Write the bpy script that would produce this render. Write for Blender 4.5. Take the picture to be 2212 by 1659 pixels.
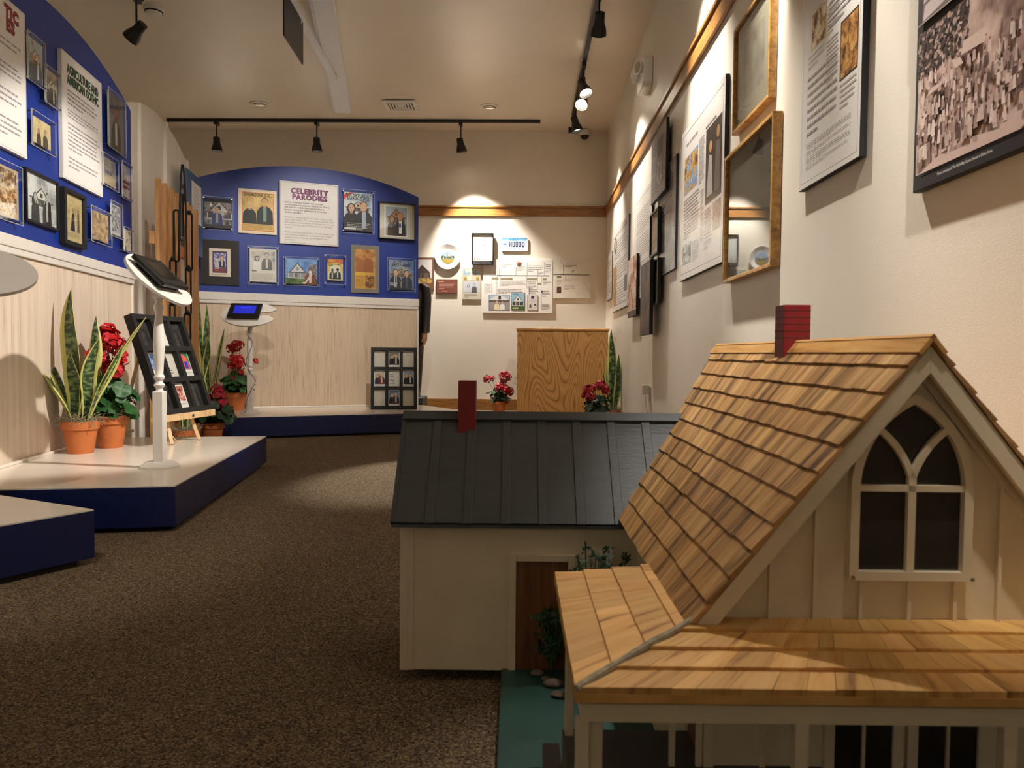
import bpy, bmesh, math, random
from mathutils import Vector, Matrix, noise
for o in list(bpy.data.objects):
    bpy.data.objects.remove(o, do_unlink=True)
S = bpy.context.scene
COL = S.collection
R = math.radians
PI = math.pi
# ------------------------------------------------------------------ camera, world, exposure
FPX, CX, CY = 1661.0, 1106.0, 829.5
EYE = Vector((0, 0, 0.645))
ROT = Matrix.Rotation(R(1.0), 3, 'Z') @ Matrix.Rotation(R(90 - 2.29), 3, 'X') @ Matrix.Rotation(R(0.5), 3, 'Z')
cd = bpy.data.cameras.new('camera')
cam = bpy.data.objects.new('camera', cd)
COL.objects.link(cam)
cam.matrix_world = Matrix.Translation(EYE) @ ROT.to_4x4()
cd.sensor_width = 36.0
cd.lens = 36.0 * FPX / 2212.0
cd.clip_start = 0.05
cd.dof.use_dof = True
cd.dof.focus_distance = 4.5
cd.dof.aperture_fstop = 11.0
S.camera = cam
W = bpy.data.worlds.new('world')
S.world = W
W.use_nodes = True
W.node_tree.nodes['Background'].inputs[0].default_value = (1.0, 0.86, 0.68, 1)
W.node_tree.nodes['Background'].inputs[1].default_value = 0.05
S.view_settings.view_transform = 'Standard'
S.view_settings.look = 'None'
S.view_settings.gamma = 1.0
S.view_settings.use_curve_mapping = False
S.view_settings.exposure = 1.6
WARM = (1.0, 0.94, 0.86)
WALLX, FARY, CEIL = 0.896, 8.70, 3.13
LEFTX, REARY = -4.6, -3.6
# every lamp, with the added fill heads: place, aim, power, cone, blend (heads are built with track_light() below)
# (name, lamp position, aim point, watts, cone degrees, blend, kind); the heads are built by track_light() below
LAMPS = [
    # right track: washes the long wall, one head turned to the model house, one to the carpet
    ('r1', (0.47, 7.66, 2.90), (0.90, 7.62, 1.30), 62, 70, 0.8),
    ('r2', (0.47, 6.62, 2.90), (0.90, 5.90, 1.45), 76, 70, 0.8),
    ('r3', (0.49, 6.98, 2.90), (-0.52, 4.0, 0.00), 330, 16, 0.6),
    ('r4', (0.48, 5.36, 2.90), (0.42, 7.75, 0.45), 46, 36, 0.8),
    ('r5', (0.48, 4.00, 2.90), (0.90, 3.90, 1.45), 80, 70, 0.8),
    ('r6', (0.46, 2.78, 2.90), (0.90, 2.56, 1.62), 165, 66, 0.8),
    ('r7', (0.46, 0.35, 2.90), (0.90, 0.90, 1.78), 120, 56, 0.8),
    ('r8', (0.44, 2.05, 2.90), (0.38, 1.06, 0.50), 36, 28, 0.6),
    # far track
    ('f1', (-3.34, 8.30, 2.86), (-3.30, 8.38, 0.60), 26, 140, 1.0),
    ('f2', (-2.26, 8.30, 2.86), (-2.22, 8.38, 0.60), 26, 140, 1.0),
    ('f3', (-0.715, 8.30, 2.86), (-0.47, 8.52, 1.40), 120, 76, 0.6),
    # left side
    ('l1', (0.62, 2.70, 2.62), (-2.15, 3.60, 0.75), 145, 38, 0.35),
    ('l2', (-2.73, 5.40, 2.86), (-3.9, 5.75, 1.9), 25, 50, 0.6),
    ('l3', (-0.60, 4.40, 2.90), (-1.80, 6.60, 1.15), 60, 46, 0.6),
    ('l4', (-0.60, 2.20, 2.90), (-2.20, 5.20, 1.10), 45, 40, 0.6),
    ('l5', (-0.90, 0.50, 2.90), (-1.65, 2.20, 0.45), 34, 40, 0.7),
    # unseen fill heads added behind the camera to raise the bounced ambient light
    ('b1', (-1.60, -1.20, 2.90), (-3.20, -3.40, 1.2), 44, 90, 0.8),
    ('b2', (-0.30, -2.40, 2.90), (-0.30, -3.60, 1.2), 44, 90, 0.8),
    ('b3', (-2.60, -0.60, 2.90), (-4.6, 0.2, 1.2), 44, 90, 0.8),
]

# ------------------------------------------------------------------ helpers
def C(r, g=None, b=None):
    if g is None:
        r, g, b = r
    f = lambda c: (c / 255.0) / 12.92 if c / 255.0 <= 0.04045 else ((c / 255.0 + 0.055) / 1.055) ** 2.4
    return (f(r), f(g), f(b), 1.0)

def ray(px, py):
    return ROT @ Vector(((px - CX) / FPX, -(py - CY) / FPX, -1.0))

def at_z(px, py, z):
    d = ray(px, py)
    return EYE + d * ((z - EYE.z) / d.z)

def at_y(px, py, y):
    d = ray(px, py)
    return EYE + d * (y / d.y)

class Fr:
    """an upright plane in the room: local x runs right as seen from its front, z up, -y out of it"""
    def __init__(s, ox, oy, rot):
        s.rot = rot
        s.M = Matrix.Translation((ox, oy, 0)) @ Matrix.Rotation(rot, 4, 'Z')
        s.Mi = s.M.inverted()
    def hit(s, px, py, y=0.0):
        o = s.Mi @ EYE
        d = s.Mi.to_3x3() @ ray(px, py)
        return o + d * ((y - o.y) / d.y)
    def uz(s, px, py, y=0.0):
        p = s.hit(px, py, y)
        return p.x, p.z
    def w(s, x, y, z):
        return s.M @ Vector((x, y, z))

class MB:
    """collects shapes and builds them as one mesh object"""
    def __init__(s):
        s.v, s.f, s.m, s.c, s.u, s.sm = [], [], [], [], [], []
        s.cur = (1, 1, 1, 1)
    def add(s, vs, fs, mat=0, col=None, uv=None, M=None, smooth=False):
        b = len(s.v)
        for p in vs:
            p = Vector(p)
            s.v.append(M @ p if M is not None else p)
        for i, f in enumerate(fs):
            s.f.append([b + k for k in f])
            s.m.append(mat)
            s.c.append(col or s.cur)
            s.sm.append(smooth)
            s.u.append(uv[i] if uv else None)
        return s
    def box(s, x0, x1, y0, y1, z0, z1, mat=0, col=None, M=None):
        vs = [(x, y, z) for z in (z0, z1) for y in (y0, y1) for x in (x0, x1)]
        fs = [(0, 2, 3, 1), (4, 5, 7, 6), (0, 1, 5, 4), (2, 6, 7, 3), (0, 4, 6, 2), (1, 3, 7, 5)]
        return s.add(vs, fs, mat, col, None, M)
    def lathe(s, prof, seg=24, mat=0, col=None, M=None, cap=True, sx=1.0, sy=1.0):
        vs, fs = [], []
        n = len(prof)
        for r, z in prof:
            for k in range(seg):
                a = 2 * PI * k / seg
                vs.append((r * math.cos(a) * sx, r * math.sin(a) * sy, z))
        for i in range(n - 1):
            for k in range(seg):
                k2 = (k + 1) % seg
                fs.append((i * seg + k, i * seg + k2, (i + 1) * seg + k2, (i + 1) * seg + k))
        s.add(vs, fs, mat, col, None, M, True)
        if cap:
            b = len(s.v) - len(vs)
            for i, rev in ((0, True), (n - 1, False)):
                f = [b + i * seg + k for k in range(seg)]
                s.f.append(f[::-1] if rev else f)
                s.m.append(mat); s.c.append(col or s.cur); s.sm.append(False); s.u.append(None)
        return s
    def tube(s, pts, r, seg=8, mat=0, col=None, M=None, closed=False):
        pts = [Vector(p) for p in pts]
        n = len(pts)
        rr = r if isinstance(r, (list, tuple)) else [r] * n
        vs, fs = [], []
        up = None
        for i, p in enumerate(pts):
            if closed:
                t = pts[(i + 1) % n] - pts[i - 1]
            else:
                t = pts[min(i + 1, n - 1)] - pts[max(i - 1, 0)]
            t.normalize()
            if up is None:
                up = Vector((0, 0, 1)) if abs(t.z) < 0.9 else Vector((0, 1, 0))
            a = t.cross(up)
            if a.length < 1e-5:
                a = t.orthogonal()
            a.normalize()
            b = a.cross(t).normalized()
            up = b
            for k in range(seg):
                q = 2 * PI * k / seg
                vs.append(p + (a * math.cos(q) + b * math.sin(q)) * rr[i])
        m = n if closed else n - 1
        for i in range(m):
            j = (i + 1) % n
            for k in range(seg):
                k2 = (k + 1) % seg
                fs.append((i * seg + k, i * seg + k2, j * seg + k2, j * seg + k))
        s.add(vs, fs, mat, col, None, M, True)
        if not closed:
            s.add([], [])
            b0 = len(s.v) - len(vs)
            for i, rev in ((0, True), (n - 1, False)):
                f = [b0 + i * seg + k for k in range(seg)]
                s.f.append(f[::-1] if rev else f)
                s.m.append(mat); s.c.append(col or s.cur); s.sm.append(False); s.u.append(None)
        return s
    def loft(s, rings, mat=0, col=None, M=None, smooth=True, cap=True):
        n = len(rings[0])
        vs = [p for r in rings for p in r]
        fs = []
        for i in range(len(rings) - 1):
            for k in range(n):
                k2 = (k + 1) % n
                fs.append((i * n + k, i * n + k2, (i + 1) * n + k2, (i + 1) * n + k))
        s.add(vs, fs, mat, col, None, M, smooth)
        if cap:
            b = len(s.v) - len(vs)
            for f in ([b + k for k in range(n)][::-1], [b + (len(rings) - 1) * n + k for k in range(n)]):
                s.f.append(f); s.m.append(mat); s.c.append(col or s.cur); s.sm.append(False); s.u.append(None)
        return s
    def prism(s, poly, y0, y1, mat=0, col=None, M=None):
        """poly in (x, z), extruded from y0 to y1"""
        n = len(poly)
        vs = [(x, y0, z) for x, z in poly] + [(x, y1, z) for x, z in poly]
        fs = [tuple(range(n)), tuple(range(2 * n - 1, n - 1, -1))]
        fs += [(i, n + i, n + (i + 1) % n, (i + 1) % n) for i in range(n)]
        return s.add(vs, fs, mat, col, None, M)
    def slab(s, poly, z0, z1, mat=0, col=None, M=None):
        n = len(poly)
        vs = [(x, y, z0) for x, y in poly] + [(x, y, z1) for x, y in poly]
        fs = [tuple(range(n))[::-1], tuple(range(n, 2 * n))]
        fs += [(i, (i + 1) % n, n + (i + 1) % n, n + i) for i in range(n)]
        return s.add(vs, fs, mat, col, None, M)
    def strip(s, pts, w, y0, y1, mat=0, col=None, M=None, closed=False):
        """flat bar of width w following pts (x, z), from y0 to y1"""
        P = [Vector((p[0], p[1])) for p in pts]
        n = len(P)
        L, Rr = [], []
        for i in range(n):
            if closed:
                a, b = P[i - 1], P[(i + 1) % n]
                t1 = (P[i] - a).normalized(); t2 = (b - P[i]).normalized()
            else:
                t1 = (P[i] - P[i - 1]).normalized() if i else (P[1] - P[0]).normalized()
                t2 = (P[i + 1] - P[i]).normalized() if i < n - 1 else t1
            n1 = Vector((-t1.y, t1.x)); n2 = Vector((-t2.y, t2.x))
            m = (n1 + n2)
            m = m / max(0.35, m.dot(n1)) if m.length > 1e-6 else n1
            L.append(P[i] + m * w / 2); Rr.append(P[i] - m * w / 2)
        k = n if closed else n - 1
        for i in range(k):
            j = (i + 1) % n
            s.prism([Rr[i], Rr[j], L[j], L[i]], y0, y1, mat, col, M)
        return s
    def build(s, name, mats, parent=None, loc=None, bevel=0, label=None, angle=35):
        me = bpy.data.meshes.new(name)
        me.from_pydata([tuple(p) for p in s.v], [], s.f)
        if not isinstance(mats, (list, tuple)):
            mats = [mats]
        for m in mats:
            me.materials.append(m)
        me.polygons.foreach_set('material_index', s.m)
        me.polygons.foreach_set('use_smooth', s.sm)
        if any(c != (1, 1, 1, 1) for c in s.c):
            at = me.color_attributes.new('Col', 'FLOAT_COLOR', 'CORNER')
            dat = []
            for p, c in zip(me.polygons, s.c):
                dat += list(c) * p.loop_total
            at.data.foreach_set('color', dat)
        if any(u is not None for u in s.u):
            ul = me.uv_layers.new(name='UVMap')
            for p, u in zip(me.polygons, s.u):
                if u:
                    for li, q in zip(p.loop_indices, u):
                        ul.data[li].uv = q
        bm = bmesh.new(); bm.from_mesh(me)
        bmesh.ops.recalc_face_normals(bm, faces=bm.faces)
        bm.to_mesh(me); bm.free()
        if any(s.sm):
            me.set_sharp_from_angle(angle=R(angle))
        o = bpy.data.objects.new(name, me)
        COL.objects.link(o)
        if parent is not None:
            o.parent = parent
        if loc is not None:
            o.location = loc
        if bevel:
            b = o.modifiers.new('bevel', 'BEVEL'); b.width = bevel; b.segments = 2; b.limit_method = 'ANGLE'; b.angle_limit = R(40)
        if label:
            o['label'] = label
        return o

def tag(o, label, cat, group=None):
    o['label'] = label; o['category'] = cat
    if group:
        o['group'] = group
    return o

def thing(name, label, cat, loc=(0, 0, 0), rot=0.0, group=None):
    o = bpy.data.objects.new(name, None)
    o.empty_display_size = 0.05
    COL.objects.link(o)
    o.location = loc
    o.rotation_euler = (0, 0, rot)
    return tag(o, label, cat, group)

def struct(name, mb, mats, **k):
    o = mb.build(name, mats, **k)
    o['kind'] = 'structure'
    return o

def inst(src, parent, loc=None):
    o = src.copy()
    COL.objects.link(o)
    o.parent = parent
    if loc is not None:
        o.location = loc
    return o

def copy_tree(o, parent=None):
    c = o.copy(); COL.objects.link(c)
    if parent is not None:
        c.parent = parent
    for ch in o.children:
        copy_tree(ch, c)
    return c

# ------------------------------------------------------------------ materials
def nmat(name):
    m = bpy.data.materials.new(name); m.use_nodes = True
    nt = m.node_tree
    return m, nt, nt.nodes['Principled BSDF']

def N(nt, typ, **k):
    n = nt.nodes.new(typ)
    for a, v in k.items():
        if a.startswith('i_'):
            n.inputs[a[2:].replace('_', ' ')].default_value = v
        else:
            setattr(n, a, v)
    return n

def ramp(nt, stops, interp='LINEAR'):
    r = nt.nodes.new('ShaderNodeValToRGB')
    r.color_ramp.interpolation = interp
    e = r.color_ramp.elements
    while len(e) < len(stops):
        e.new(0.5)
    for el, (p, c) in zip(e, stops):
        el.position = p; el.color = c
    return r

def coords(nt, scale=(1, 1, 1), src='Object'):
    t = nt.nodes.new('ShaderNodeTexCoord')
    m = nt.nodes.new('ShaderNodeMapping')
    m.inputs['Scale'].default_value = scale
    nt.links.new(t.outputs[src], m.inputs['Vector'])
    return m

def paint(name, rgb, rough=0.5, var=0.06, scale=6.0, stretch=(1, 1, 1), metallic=0.0, spec=0.5, bump=0.0, bscale=80.0):
    m, nt, b = nmat(name)
    mp = coords(nt, stretch)
    n = N(nt, 'ShaderNodeTexNoise', i_Scale=scale, i_Detail=4.0, i_Roughness=0.6)
    nt.links.new(mp.outputs[0], n.inputs['Vector'])
    c = C(rgb)
    lo = tuple(x * (1 - var) for x in c[:3]) + (1,)
    hi = tuple(min(1, x * (1 + var)) for x in c[:3]) + (1,)
    r = ramp(nt, [(0.3, lo), (0.7, hi)])
    nt.links.new(n.outputs['Fac'], r.inputs[0])
    nt.links.new(r.outputs[0], b.inputs['Base Color'])
    b.inputs['Roughness'].default_value = rough
    b.inputs['Metallic'].default_value = metallic
    b.inputs['Specular IOR Level'].default_value = spec
    if bump:
        n2 = N(nt, 'ShaderNodeTexNoise', i_Scale=bscale, i_Detail=3.0)
        nt.links.new(mp.outputs[0], n2.inputs['Vector'])
        bp = N(nt, 'ShaderNodeBump', i_Strength=bump, i_Distance=0.01)
        nt.links.new(n2.outputs['Fac'], bp.inputs['Height'])
        nt.links.new(bp.outputs[0], b.inputs['Normal'])
    return m

def grain(name, cols, stretch, scale=8.0, rough=0.45, detail=8.0, pos=(0.3, 0.5, 0.7), src='Object', distort=0.6, attr=False):
    """wood with streaks: the noise is stretched along the board"""
    m, nt, b = nmat(name)
    mp = coords(nt, stretch, src)
    n = N(nt, 'ShaderNodeTexNoise', i_Scale=scale, i_Detail=detail, i_Roughness=0.62, i_Distortion=distort)
    nt.links.new(mp.outputs[0], n.inputs['Vector'])
    r = ramp(nt, [(p, C(c)) for p, c in zip(pos, cols)])
    nt.links.new(n.outputs['Fac'], r.inputs[0])
    out = r.outputs[0]
    if attr:
        a = N(nt, 'ShaderNodeVertexColor', layer_name='Col')
        mx = N(nt, 'ShaderNodeMix', data_type='RGBA', blend_type='MULTIPLY')
        mx.inputs[0].default_value = 1.0
        nt.links.new(out, mx.inputs[6]); nt.links.new(a.outputs[0], mx.inputs[7])
        out = mx.outputs[2]
    nt.links.new(out, b.inputs['Base Color'])
    b.inputs['Roughness'].default_value = rough
    bp = N(nt, 'ShaderNodeBump', i_Strength=0.15, i_Distance=0.002)
    nt.links.new(n.outputs['Fac'], bp.inputs['Height'])
    nt.links.new(bp.outputs[0], b.inputs['Normal'])
    return m

def inkmat(name, rough, spec=0.5):
    m, nt, b = nmat(name)
    a = N(nt, 'ShaderNodeVertexColor', layer_name='Col')
    mp = coords(nt)
    n = N(nt, 'ShaderNodeTexNoise', i_Scale=160.0, i_Detail=3.0)
    nt.links.new(mp.outputs[0], n.inputs['Vector'])
    r = ramp(nt, [(0.3, (0.88, 0.88, 0.88, 1)), (0.7, (1.0, 1.0, 1.0, 1))])
    nt.links.new(n.outputs['Fac'], r.inputs[0])
    mx = N(nt, 'ShaderNodeMix', data_type='RGBA', blend_type='MULTIPLY')
    mx.inputs[0].default_value = 1.0
    nt.links.new(a.outputs[0], mx.inputs[6]); nt.links.new(r.outputs[0], mx.inputs[7])
    nt.links.new(mx.outputs[2], b.inputs['Base Color'])
    b.inputs['Roughness'].default_value = rough
    b.inputs['Specular IOR Level'].default_value = spec
    return m

def clearmat(name, tint=(0.97, 0.98, 0.98, 1), rough=0.03, ior=1.45):
    m = bpy.data.materials.new(name); m.use_nodes = True
    nt = m.node_tree
    nt.nodes.remove(nt.nodes['Principled BSDF'])
    out = nt.nodes['Material Output']
    fr = N(nt, 'ShaderNodeFresnel', i_IOR=ior)
    t = nt.nodes.new('ShaderNodeBsdfTransparent'); t.inputs[0].default_value = tint
    g = nt.nodes.new('ShaderNodeBsdfGlossy'); g.inputs['Roughness'].default_value = rough
    mx = nt.nodes.new('ShaderNodeMixShader')
    geo = nt.nodes.new('ShaderNodeNewGeometry')
    sb = N(nt, 'ShaderNodeMath', operation='SUBTRACT'); sb.inputs[0].default_value = 1.0
    nt.links.new(geo.outputs['Backfacing'], sb.inputs[1])
    ml = N(nt, 'ShaderNodeMath', operation='MULTIPLY')
    nt.links.new(fr.outputs[0], ml.inputs[0]); nt.links.new(sb.outputs[0], ml.inputs[1])
    nt.links.new(ml.outputs[0], mx.inputs[0]); nt.links.new(t.outputs[0], mx.inputs[1]); nt.links.new(g.outputs[0], mx.inputs[2])
    nt.links.new(mx.outputs[0], out.inputs['Surface'])
    return m

def rimmat(name):
    m = bpy.data.materials.new(name); m.use_nodes = True
    nt = m.node_tree; b = nt.nodes['Principled BSDF']
    b.inputs['Base Color'].default_value = (0.75, 0.80, 0.85, 1); b.inputs['Roughness'].default_value = 0.3  # pale tint paints in the light that clear acrylic edges catch
    t = nt.nodes.new('ShaderNodeBsdfTransparent'); mx = nt.nodes.new('ShaderNodeMixShader'); mx.inputs[0].default_value = 0.45
    nt.links.new(t.outputs[0], mx.inputs[1]); nt.links.new(b.outputs[0], mx.inputs[2]); nt.links.new(mx.outputs[0], nt.nodes['Material Output'].inputs['Surface'])
    return m

def glow(name, rgb, strength):
    m, nt, b = nmat(name)
    b.inputs['Base Color'].default_value = (0.02, 0.02, 0.02, 1)
    b.inputs['Emission Color'].default_value = C(rgb)
    b.inputs['Emission Strength'].default_value = strength
    return m

def carpetmat():
    m, nt, b = nmat('carpet_pile')
    mp = coords(nt)
    v = N(nt, 'ShaderNodeTexVoronoi', i_Scale=290.0)
    v2 = N(nt, 'ShaderNodeTexNoise', i_Scale=170.0, i_Detail=3.0, i_Roughness=0.7)
    for q in (v, v2):
        nt.links.new(mp.outputs[0], q.inputs['Vector'])
    sep = nt.nodes.new('ShaderNodeSeparateColor')
    nt.links.new(v.outputs['Color'], sep.inputs[0])
    add = N(nt, 'ShaderNodeMath', operation='MULTIPLY_ADD')
    add.inputs[1].default_value = 0.62
    nt.links.new(sep.outputs[0], add.inputs[0])
    ml = N(nt, 'ShaderNodeMath', operation='MULTIPLY'); ml.inputs[1].default_value = 0.40
    nt.links.new(v2.outputs['Fac'], ml.inputs[0])
    nt.links.new(ml.outputs[0], add.inputs[2])
    r = ramp(nt, [(0.10, C(38, 32, 27)), (0.28, C(70, 58, 48)), (0.42, C(126, 106, 80)), (0.52, C(66, 64, 64)), (0.64, C(158, 136, 104)), (0.74, C(100, 80, 66)), (0.86, C(186, 166, 130))])
    nt.links.new(add.outputs[0], r.inputs[0])
    nt.links.new(r.outputs[0], b.inputs['Base Color'])
    b.inputs['Roughness'].default_value = 0.95
    b.inputs['Specular IOR Level'].default_value = 0.1
    bp = N(nt, 'ShaderNodeBump', i_Strength=0.7, i_Distance=0.006)
    nt.links.new(add.outputs[0], bp.inputs['Height'])
    nt.links.new(bp.outputs[0], b.inputs['Normal'])
    return m

def plankmat(name, width, light, dark, stripe=0.10):
    """whitewashed vertical boards: tone per board, soft grain running up"""
    m, nt, b = nmat(name)
    t = nt.nodes.new('ShaderNodeTexCoord')
    sx = nt.nodes.new('ShaderNodeSeparateXYZ')
    nt.links.new(t.outputs['Object'], sx.inputs[0])
    dv = N(nt, 'ShaderNodeMath', operation='DIVIDE'); dv.inputs[1].default_value = width
    nt.links.new(sx.outputs['X'], dv.inputs[0])
    fl = N(nt, 'ShaderNodeMath', operation='FLOOR'); nt.links.new(dv.outputs[0], fl.inputs[0])
    wn = N(nt, 'ShaderNodeTexWhiteNoise', noise_dimensions='1D'); nt.links.new(fl.outputs[0], wn.inputs['W'])
    mp = coords(nt, (22, 22, 1.1))
    n = N(nt, 'ShaderNodeTexNoise', i_Scale=3.0, i_Detail=8.0, i_Roughness=0.65, i_Distortion=0.8)
    nt.links.new(mp.outputs[0], n.inputs['Vector'])
    a = N(nt, 'ShaderNodeMath', operation='MULTIPLY_ADD'); a.inputs[1].default_value = stripe
    nt.links.new(wn.outputs['Value'], a.inputs[0]); nt.links.new(n.outputs['Fac'], a.inputs[2])
    r = ramp(nt, [(0.30, C(dark)), (0.50, C(light)), (0.85, C(tuple(min(255, c + 14) for c in light)))])
    nt.links.new(a.outputs[0], r.inputs[0])
    nt.links.new(r.outputs[0], b.inputs['Base Color'])
    b.inputs['Roughness'].default_value = 0.5
    return m

def oakmat():
    """cathedral-grain oak veneer: contour lines of a slow, tall noise"""
    m, nt, b = nmat('oak_veneer')
    mp = coords(nt, (3.3, 3.3, .62))
    n = N(nt, 'ShaderNodeTexNoise', i_Scale=1.35, i_Detail=0.6, i_Roughness=0.3, i_Distortion=0.2)
    nt.links.new(mp.outputs[0], n.inputs['Vector'])
    ml = N(nt, 'ShaderNodeMath', operation='MULTIPLY'); ml.inputs[1].default_value = 30.0
    nt.links.new(n.outputs['Fac'], ml.inputs[0])
    pp = N(nt, 'ShaderNodeMath', operation='FRACT'); nt.links.new(ml.outputs[0], pp.inputs[0])
    mp2 = coords(nt, (60, 60, 2.0))
    n2 = N(nt, 'ShaderNodeTexNoise', i_Scale=4.0, i_Detail=5.0)
    nt.links.new(mp2.outputs[0], n2.inputs['Vector'])
    ad = N(nt, 'ShaderNodeMath', operation='MULTIPLY_ADD'); ad.inputs[1].default_value = 0.35
    nt.links.new(n2.outputs['Fac'], ad.inputs[0]); nt.links.new(pp.outputs[0], ad.inputs[2])
    r = ramp(nt, [(0.14, C(112, 72, 32)), (0.36, C(176, 126, 68)), (0.7, C(198, 146, 84)), (1.0, C(186, 134, 74))])
    nt.links.new(ad.outputs[0], r.inputs[0])
    nt.links.new(r.outputs[0], b.inputs['Base Color'])
    b.inputs['Roughness'].default_value = 0.35
    return m

M = {}
M['wall'] = paint('cream_wall_paint', (226, 217, 202), 0.42, 0.02, 3.0, bump=0.05, bscale=220)
M['ceil'] = paint('cream_ceiling_paint', (226, 215, 198), 0.34, 0.02, 1.2, bump=0.03, bscale=160)
M['carpet'] = carpetmat()
M['oak'] = oakmat()
M['oaktrim'] = grain('oak_trim_wood', [(104, 66, 28), (150, 102, 50), (176, 126, 68)], (0.6, 0.6, 14), 9.0, 0.32)
M['oakedge'] = grain('oak_edge_wood', [(132, 90, 44), (176, 128, 72), (200, 152, 94)], (1.2, 16, 16), 5.0, 0.3)
M['blue'] = paint('royal_blue_paint', (9, 47, 138), 0.45, 0.10, 5.0, bump=0.08, bscale=120)
M['navy'] = paint('navy_blue_paint', (8, 23, 74), 0.40, 0.14, 9.0, bump=0.10, bscale=60)
M['white'] = paint('white_gloss_paint', (222, 216, 207), 0.35, 0.03, 9.0)
M['deck'] = paint('white_deck_laminate', (236, 226, 212), 0.22, 0.02, 3.0)
M['pale'] = paint('pale_grey_paint', (222, 214, 202), 0.5, 0.06, 7.0, (1, 1, 0.2))
M['beam'] = paint('cool_white_paint', (226, 228, 234), 0.45, 0.02, 5)
M['kick'] = paint('black_kickboard', (14, 13, 14), 0.8)
M['strip_wood'] = plankmat('whitewashed_beadboard', 0.028, (216, 198, 178), (192, 166, 144), 0.30)
M['wide_wood'] = plankmat('whitewashed_planks', 0.11, (206, 184, 158), (172, 144, 118), 0.08)
M['black'] = paint('black_satin', (16, 15, 15), 0.4, 0.1, 20)
M['blackmat'] = paint('matte_black', (22, 21, 20), 0.7, 0.1, 20)
M['iron'] = paint('black_cast_iron', (20, 19, 18), 0.45, 0.25, 60, metallic=0.6, bump=0.2, bscale=200)
M['lamp'] = paint('black_lamp_enamel', (12, 12, 12), 0.38, 0.05, 20)
M['bulb'] = glow('lamp_glow', (255, 240, 214), 9.0)
M['screen'] = glow('blue_screen_light', (6, 26, 200), 0.30)
M['screenshape'] = glow('pale_blue_screen_light', (24, 56, 235), 0.34)
M['terra'] = paint('terracotta', (196, 112, 58), 0.75, 0.10, 14, bump=0.1, bscale=120)
M['moss'] = paint('dried_moss', (150, 138, 112), 0.9, 0.3, 80)
M['soil'] = paint('potting_soil', (52, 40, 32), 0.95, 0.3, 90, bump=0.5)
M['leaf'] = paint('geranium_leaf', (46, 92, 42), 0.5, 0.35, 30)
M['darkleaf'] = paint('dark_geranium_leaf', (34, 66, 36), 0.5, 0.35, 30)
M['stem'] = paint('green_stem', (74, 100, 50), 0.6)
M['petal'] = paint('red_petal', (206, 26, 34), 0.55, 0.25, 60)
M['crimson'] = paint('crimson_petal', (172, 22, 44), 0.55, 0.25, 60)
M['ink'] = inkmat('printed_paper', 0.55)
M['gloss'] = inkmat('glossy_print', 0.22)
M['leafink'] = inkmat('variegated_leaf', 0.42)
M['clear'] = clearmat('clear_acrylic')
M['rim'] = rimmat('acrylic_edge')
M['glass'] = clearmat('picture_glass', (0.96, 0.97, 0.96, 1), 0.02, 1.5)
M['fence'] = grain('pine_picket', [(140, 92, 48), (196, 142, 84), (222, 174, 118)], (14, 14, 0.8), 3.0, 0.5)
M['pine'] = grain('pale_pine', [(196, 152, 104), (226, 188, 140), (240, 208, 164)], (14, 14, 1), 3.0, 0.5)
M['gold'] = grain('gilt_wood', [(110, 76, 34), (168, 124, 62), (198, 154, 88)], (5, 5, 5), 6.0, 0.35)
M['steel'] = paint('brushed_steel', (170, 168, 162), 0.3, 0.05, 30, metallic=1.0)
M['plastic'] = paint('white_plastic', (226, 222, 214), 0.35)
M['cable'] = paint('grey_cable', (120, 114, 106), 0.5)
M['slate'] = paint('slate_grey_roof_paint', (72, 77, 80), 0.38, 0.10, 10, (1, 5, 5), bump=0.05, bscale=40)
M['housewhite'] = paint('aged_white_house_paint', (214, 200, 172), 0.55, 0.06, 14)
M['brick'] = paint('dark_red_chimney_paint', (128, 22, 30), 0.5, 0.14, 40)
M['teal'] = paint('teal_baseboard_paint', (44, 82, 74), 0.5, 0.2, 12)
M['greyfloor'] = paint('grey_porch_paint', (88, 86, 84), 0.6, 0.2, 14)
M['walnut'] = grain('brown_door_wood', [(74, 42, 18), (112, 68, 32), (134, 86, 44)], (12, 12, 1), 4.0, 0.5)
M['shingle'] = grain('cedar_shingle', [(84, 56, 30), (178, 134, 80), (208, 168, 110)], (34, 3, 1), 1.0, 0.6, 5.0, (0.34, 0.50, 0.66), 'UV', 0.4, True)
M['shinglelight'] = grain('light_cedar_shingle', [(146, 98, 48), (212, 160, 88), (230, 186, 116)], (38, 4, 1), 1.0, 0.55, 5.0, (0.30, 0.42, 0.66), 'UV', 0.4, True)
M['gap_shade_mortar'] = paint('gap_shade_and_mortar_brown', (70, 44, 26), 0.8)  # dark brown for the painted eave gap shade and the chimney's mortar joints
M['rope'] = paint('grey_hip_strip', (150, 138, 116), 0.85, 0.3, 90)
M['pane'] = paint('dark_window_pane', (46, 42, 38), 0.25, 0.25, 9)
M['stone'] = paint('grey_stone', (118, 104, 92), 0.8, 0.25, 40, bump=0.4)
M['coat'] = paint('painted_black_coat', (34, 26, 22), 0.45, 0.4, 25)
M['skin'] = paint('painted_wood_skin', (190, 142, 98), 0.5, 0.12, 25)
M['hair'] = paint('painted_grey_hair', (120, 104, 84), 0.6, 0.2, 40)
M['denim'] = paint('painted_dark_trousers', (44, 36, 34), 0.6, 0.3, 25)
M['darkgreen'] = paint('dark_green_block', (36, 44, 42), 0.55, 0.15, 20)
M['porcelain'] = paint('white_porcelain', (238, 234, 226), 0.15, 0.02, 5)
M['dome'] = paint('smoked_dome', (14, 14, 15), 0.08, 0.0)
M['reflector'] = paint('lamp_reflector', (190, 184, 172), 0.18, 0.04, 20, metallic=0.9)
M['edgeblack'] = paint('board_edge_black', (20, 18, 20), 0.6)
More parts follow.
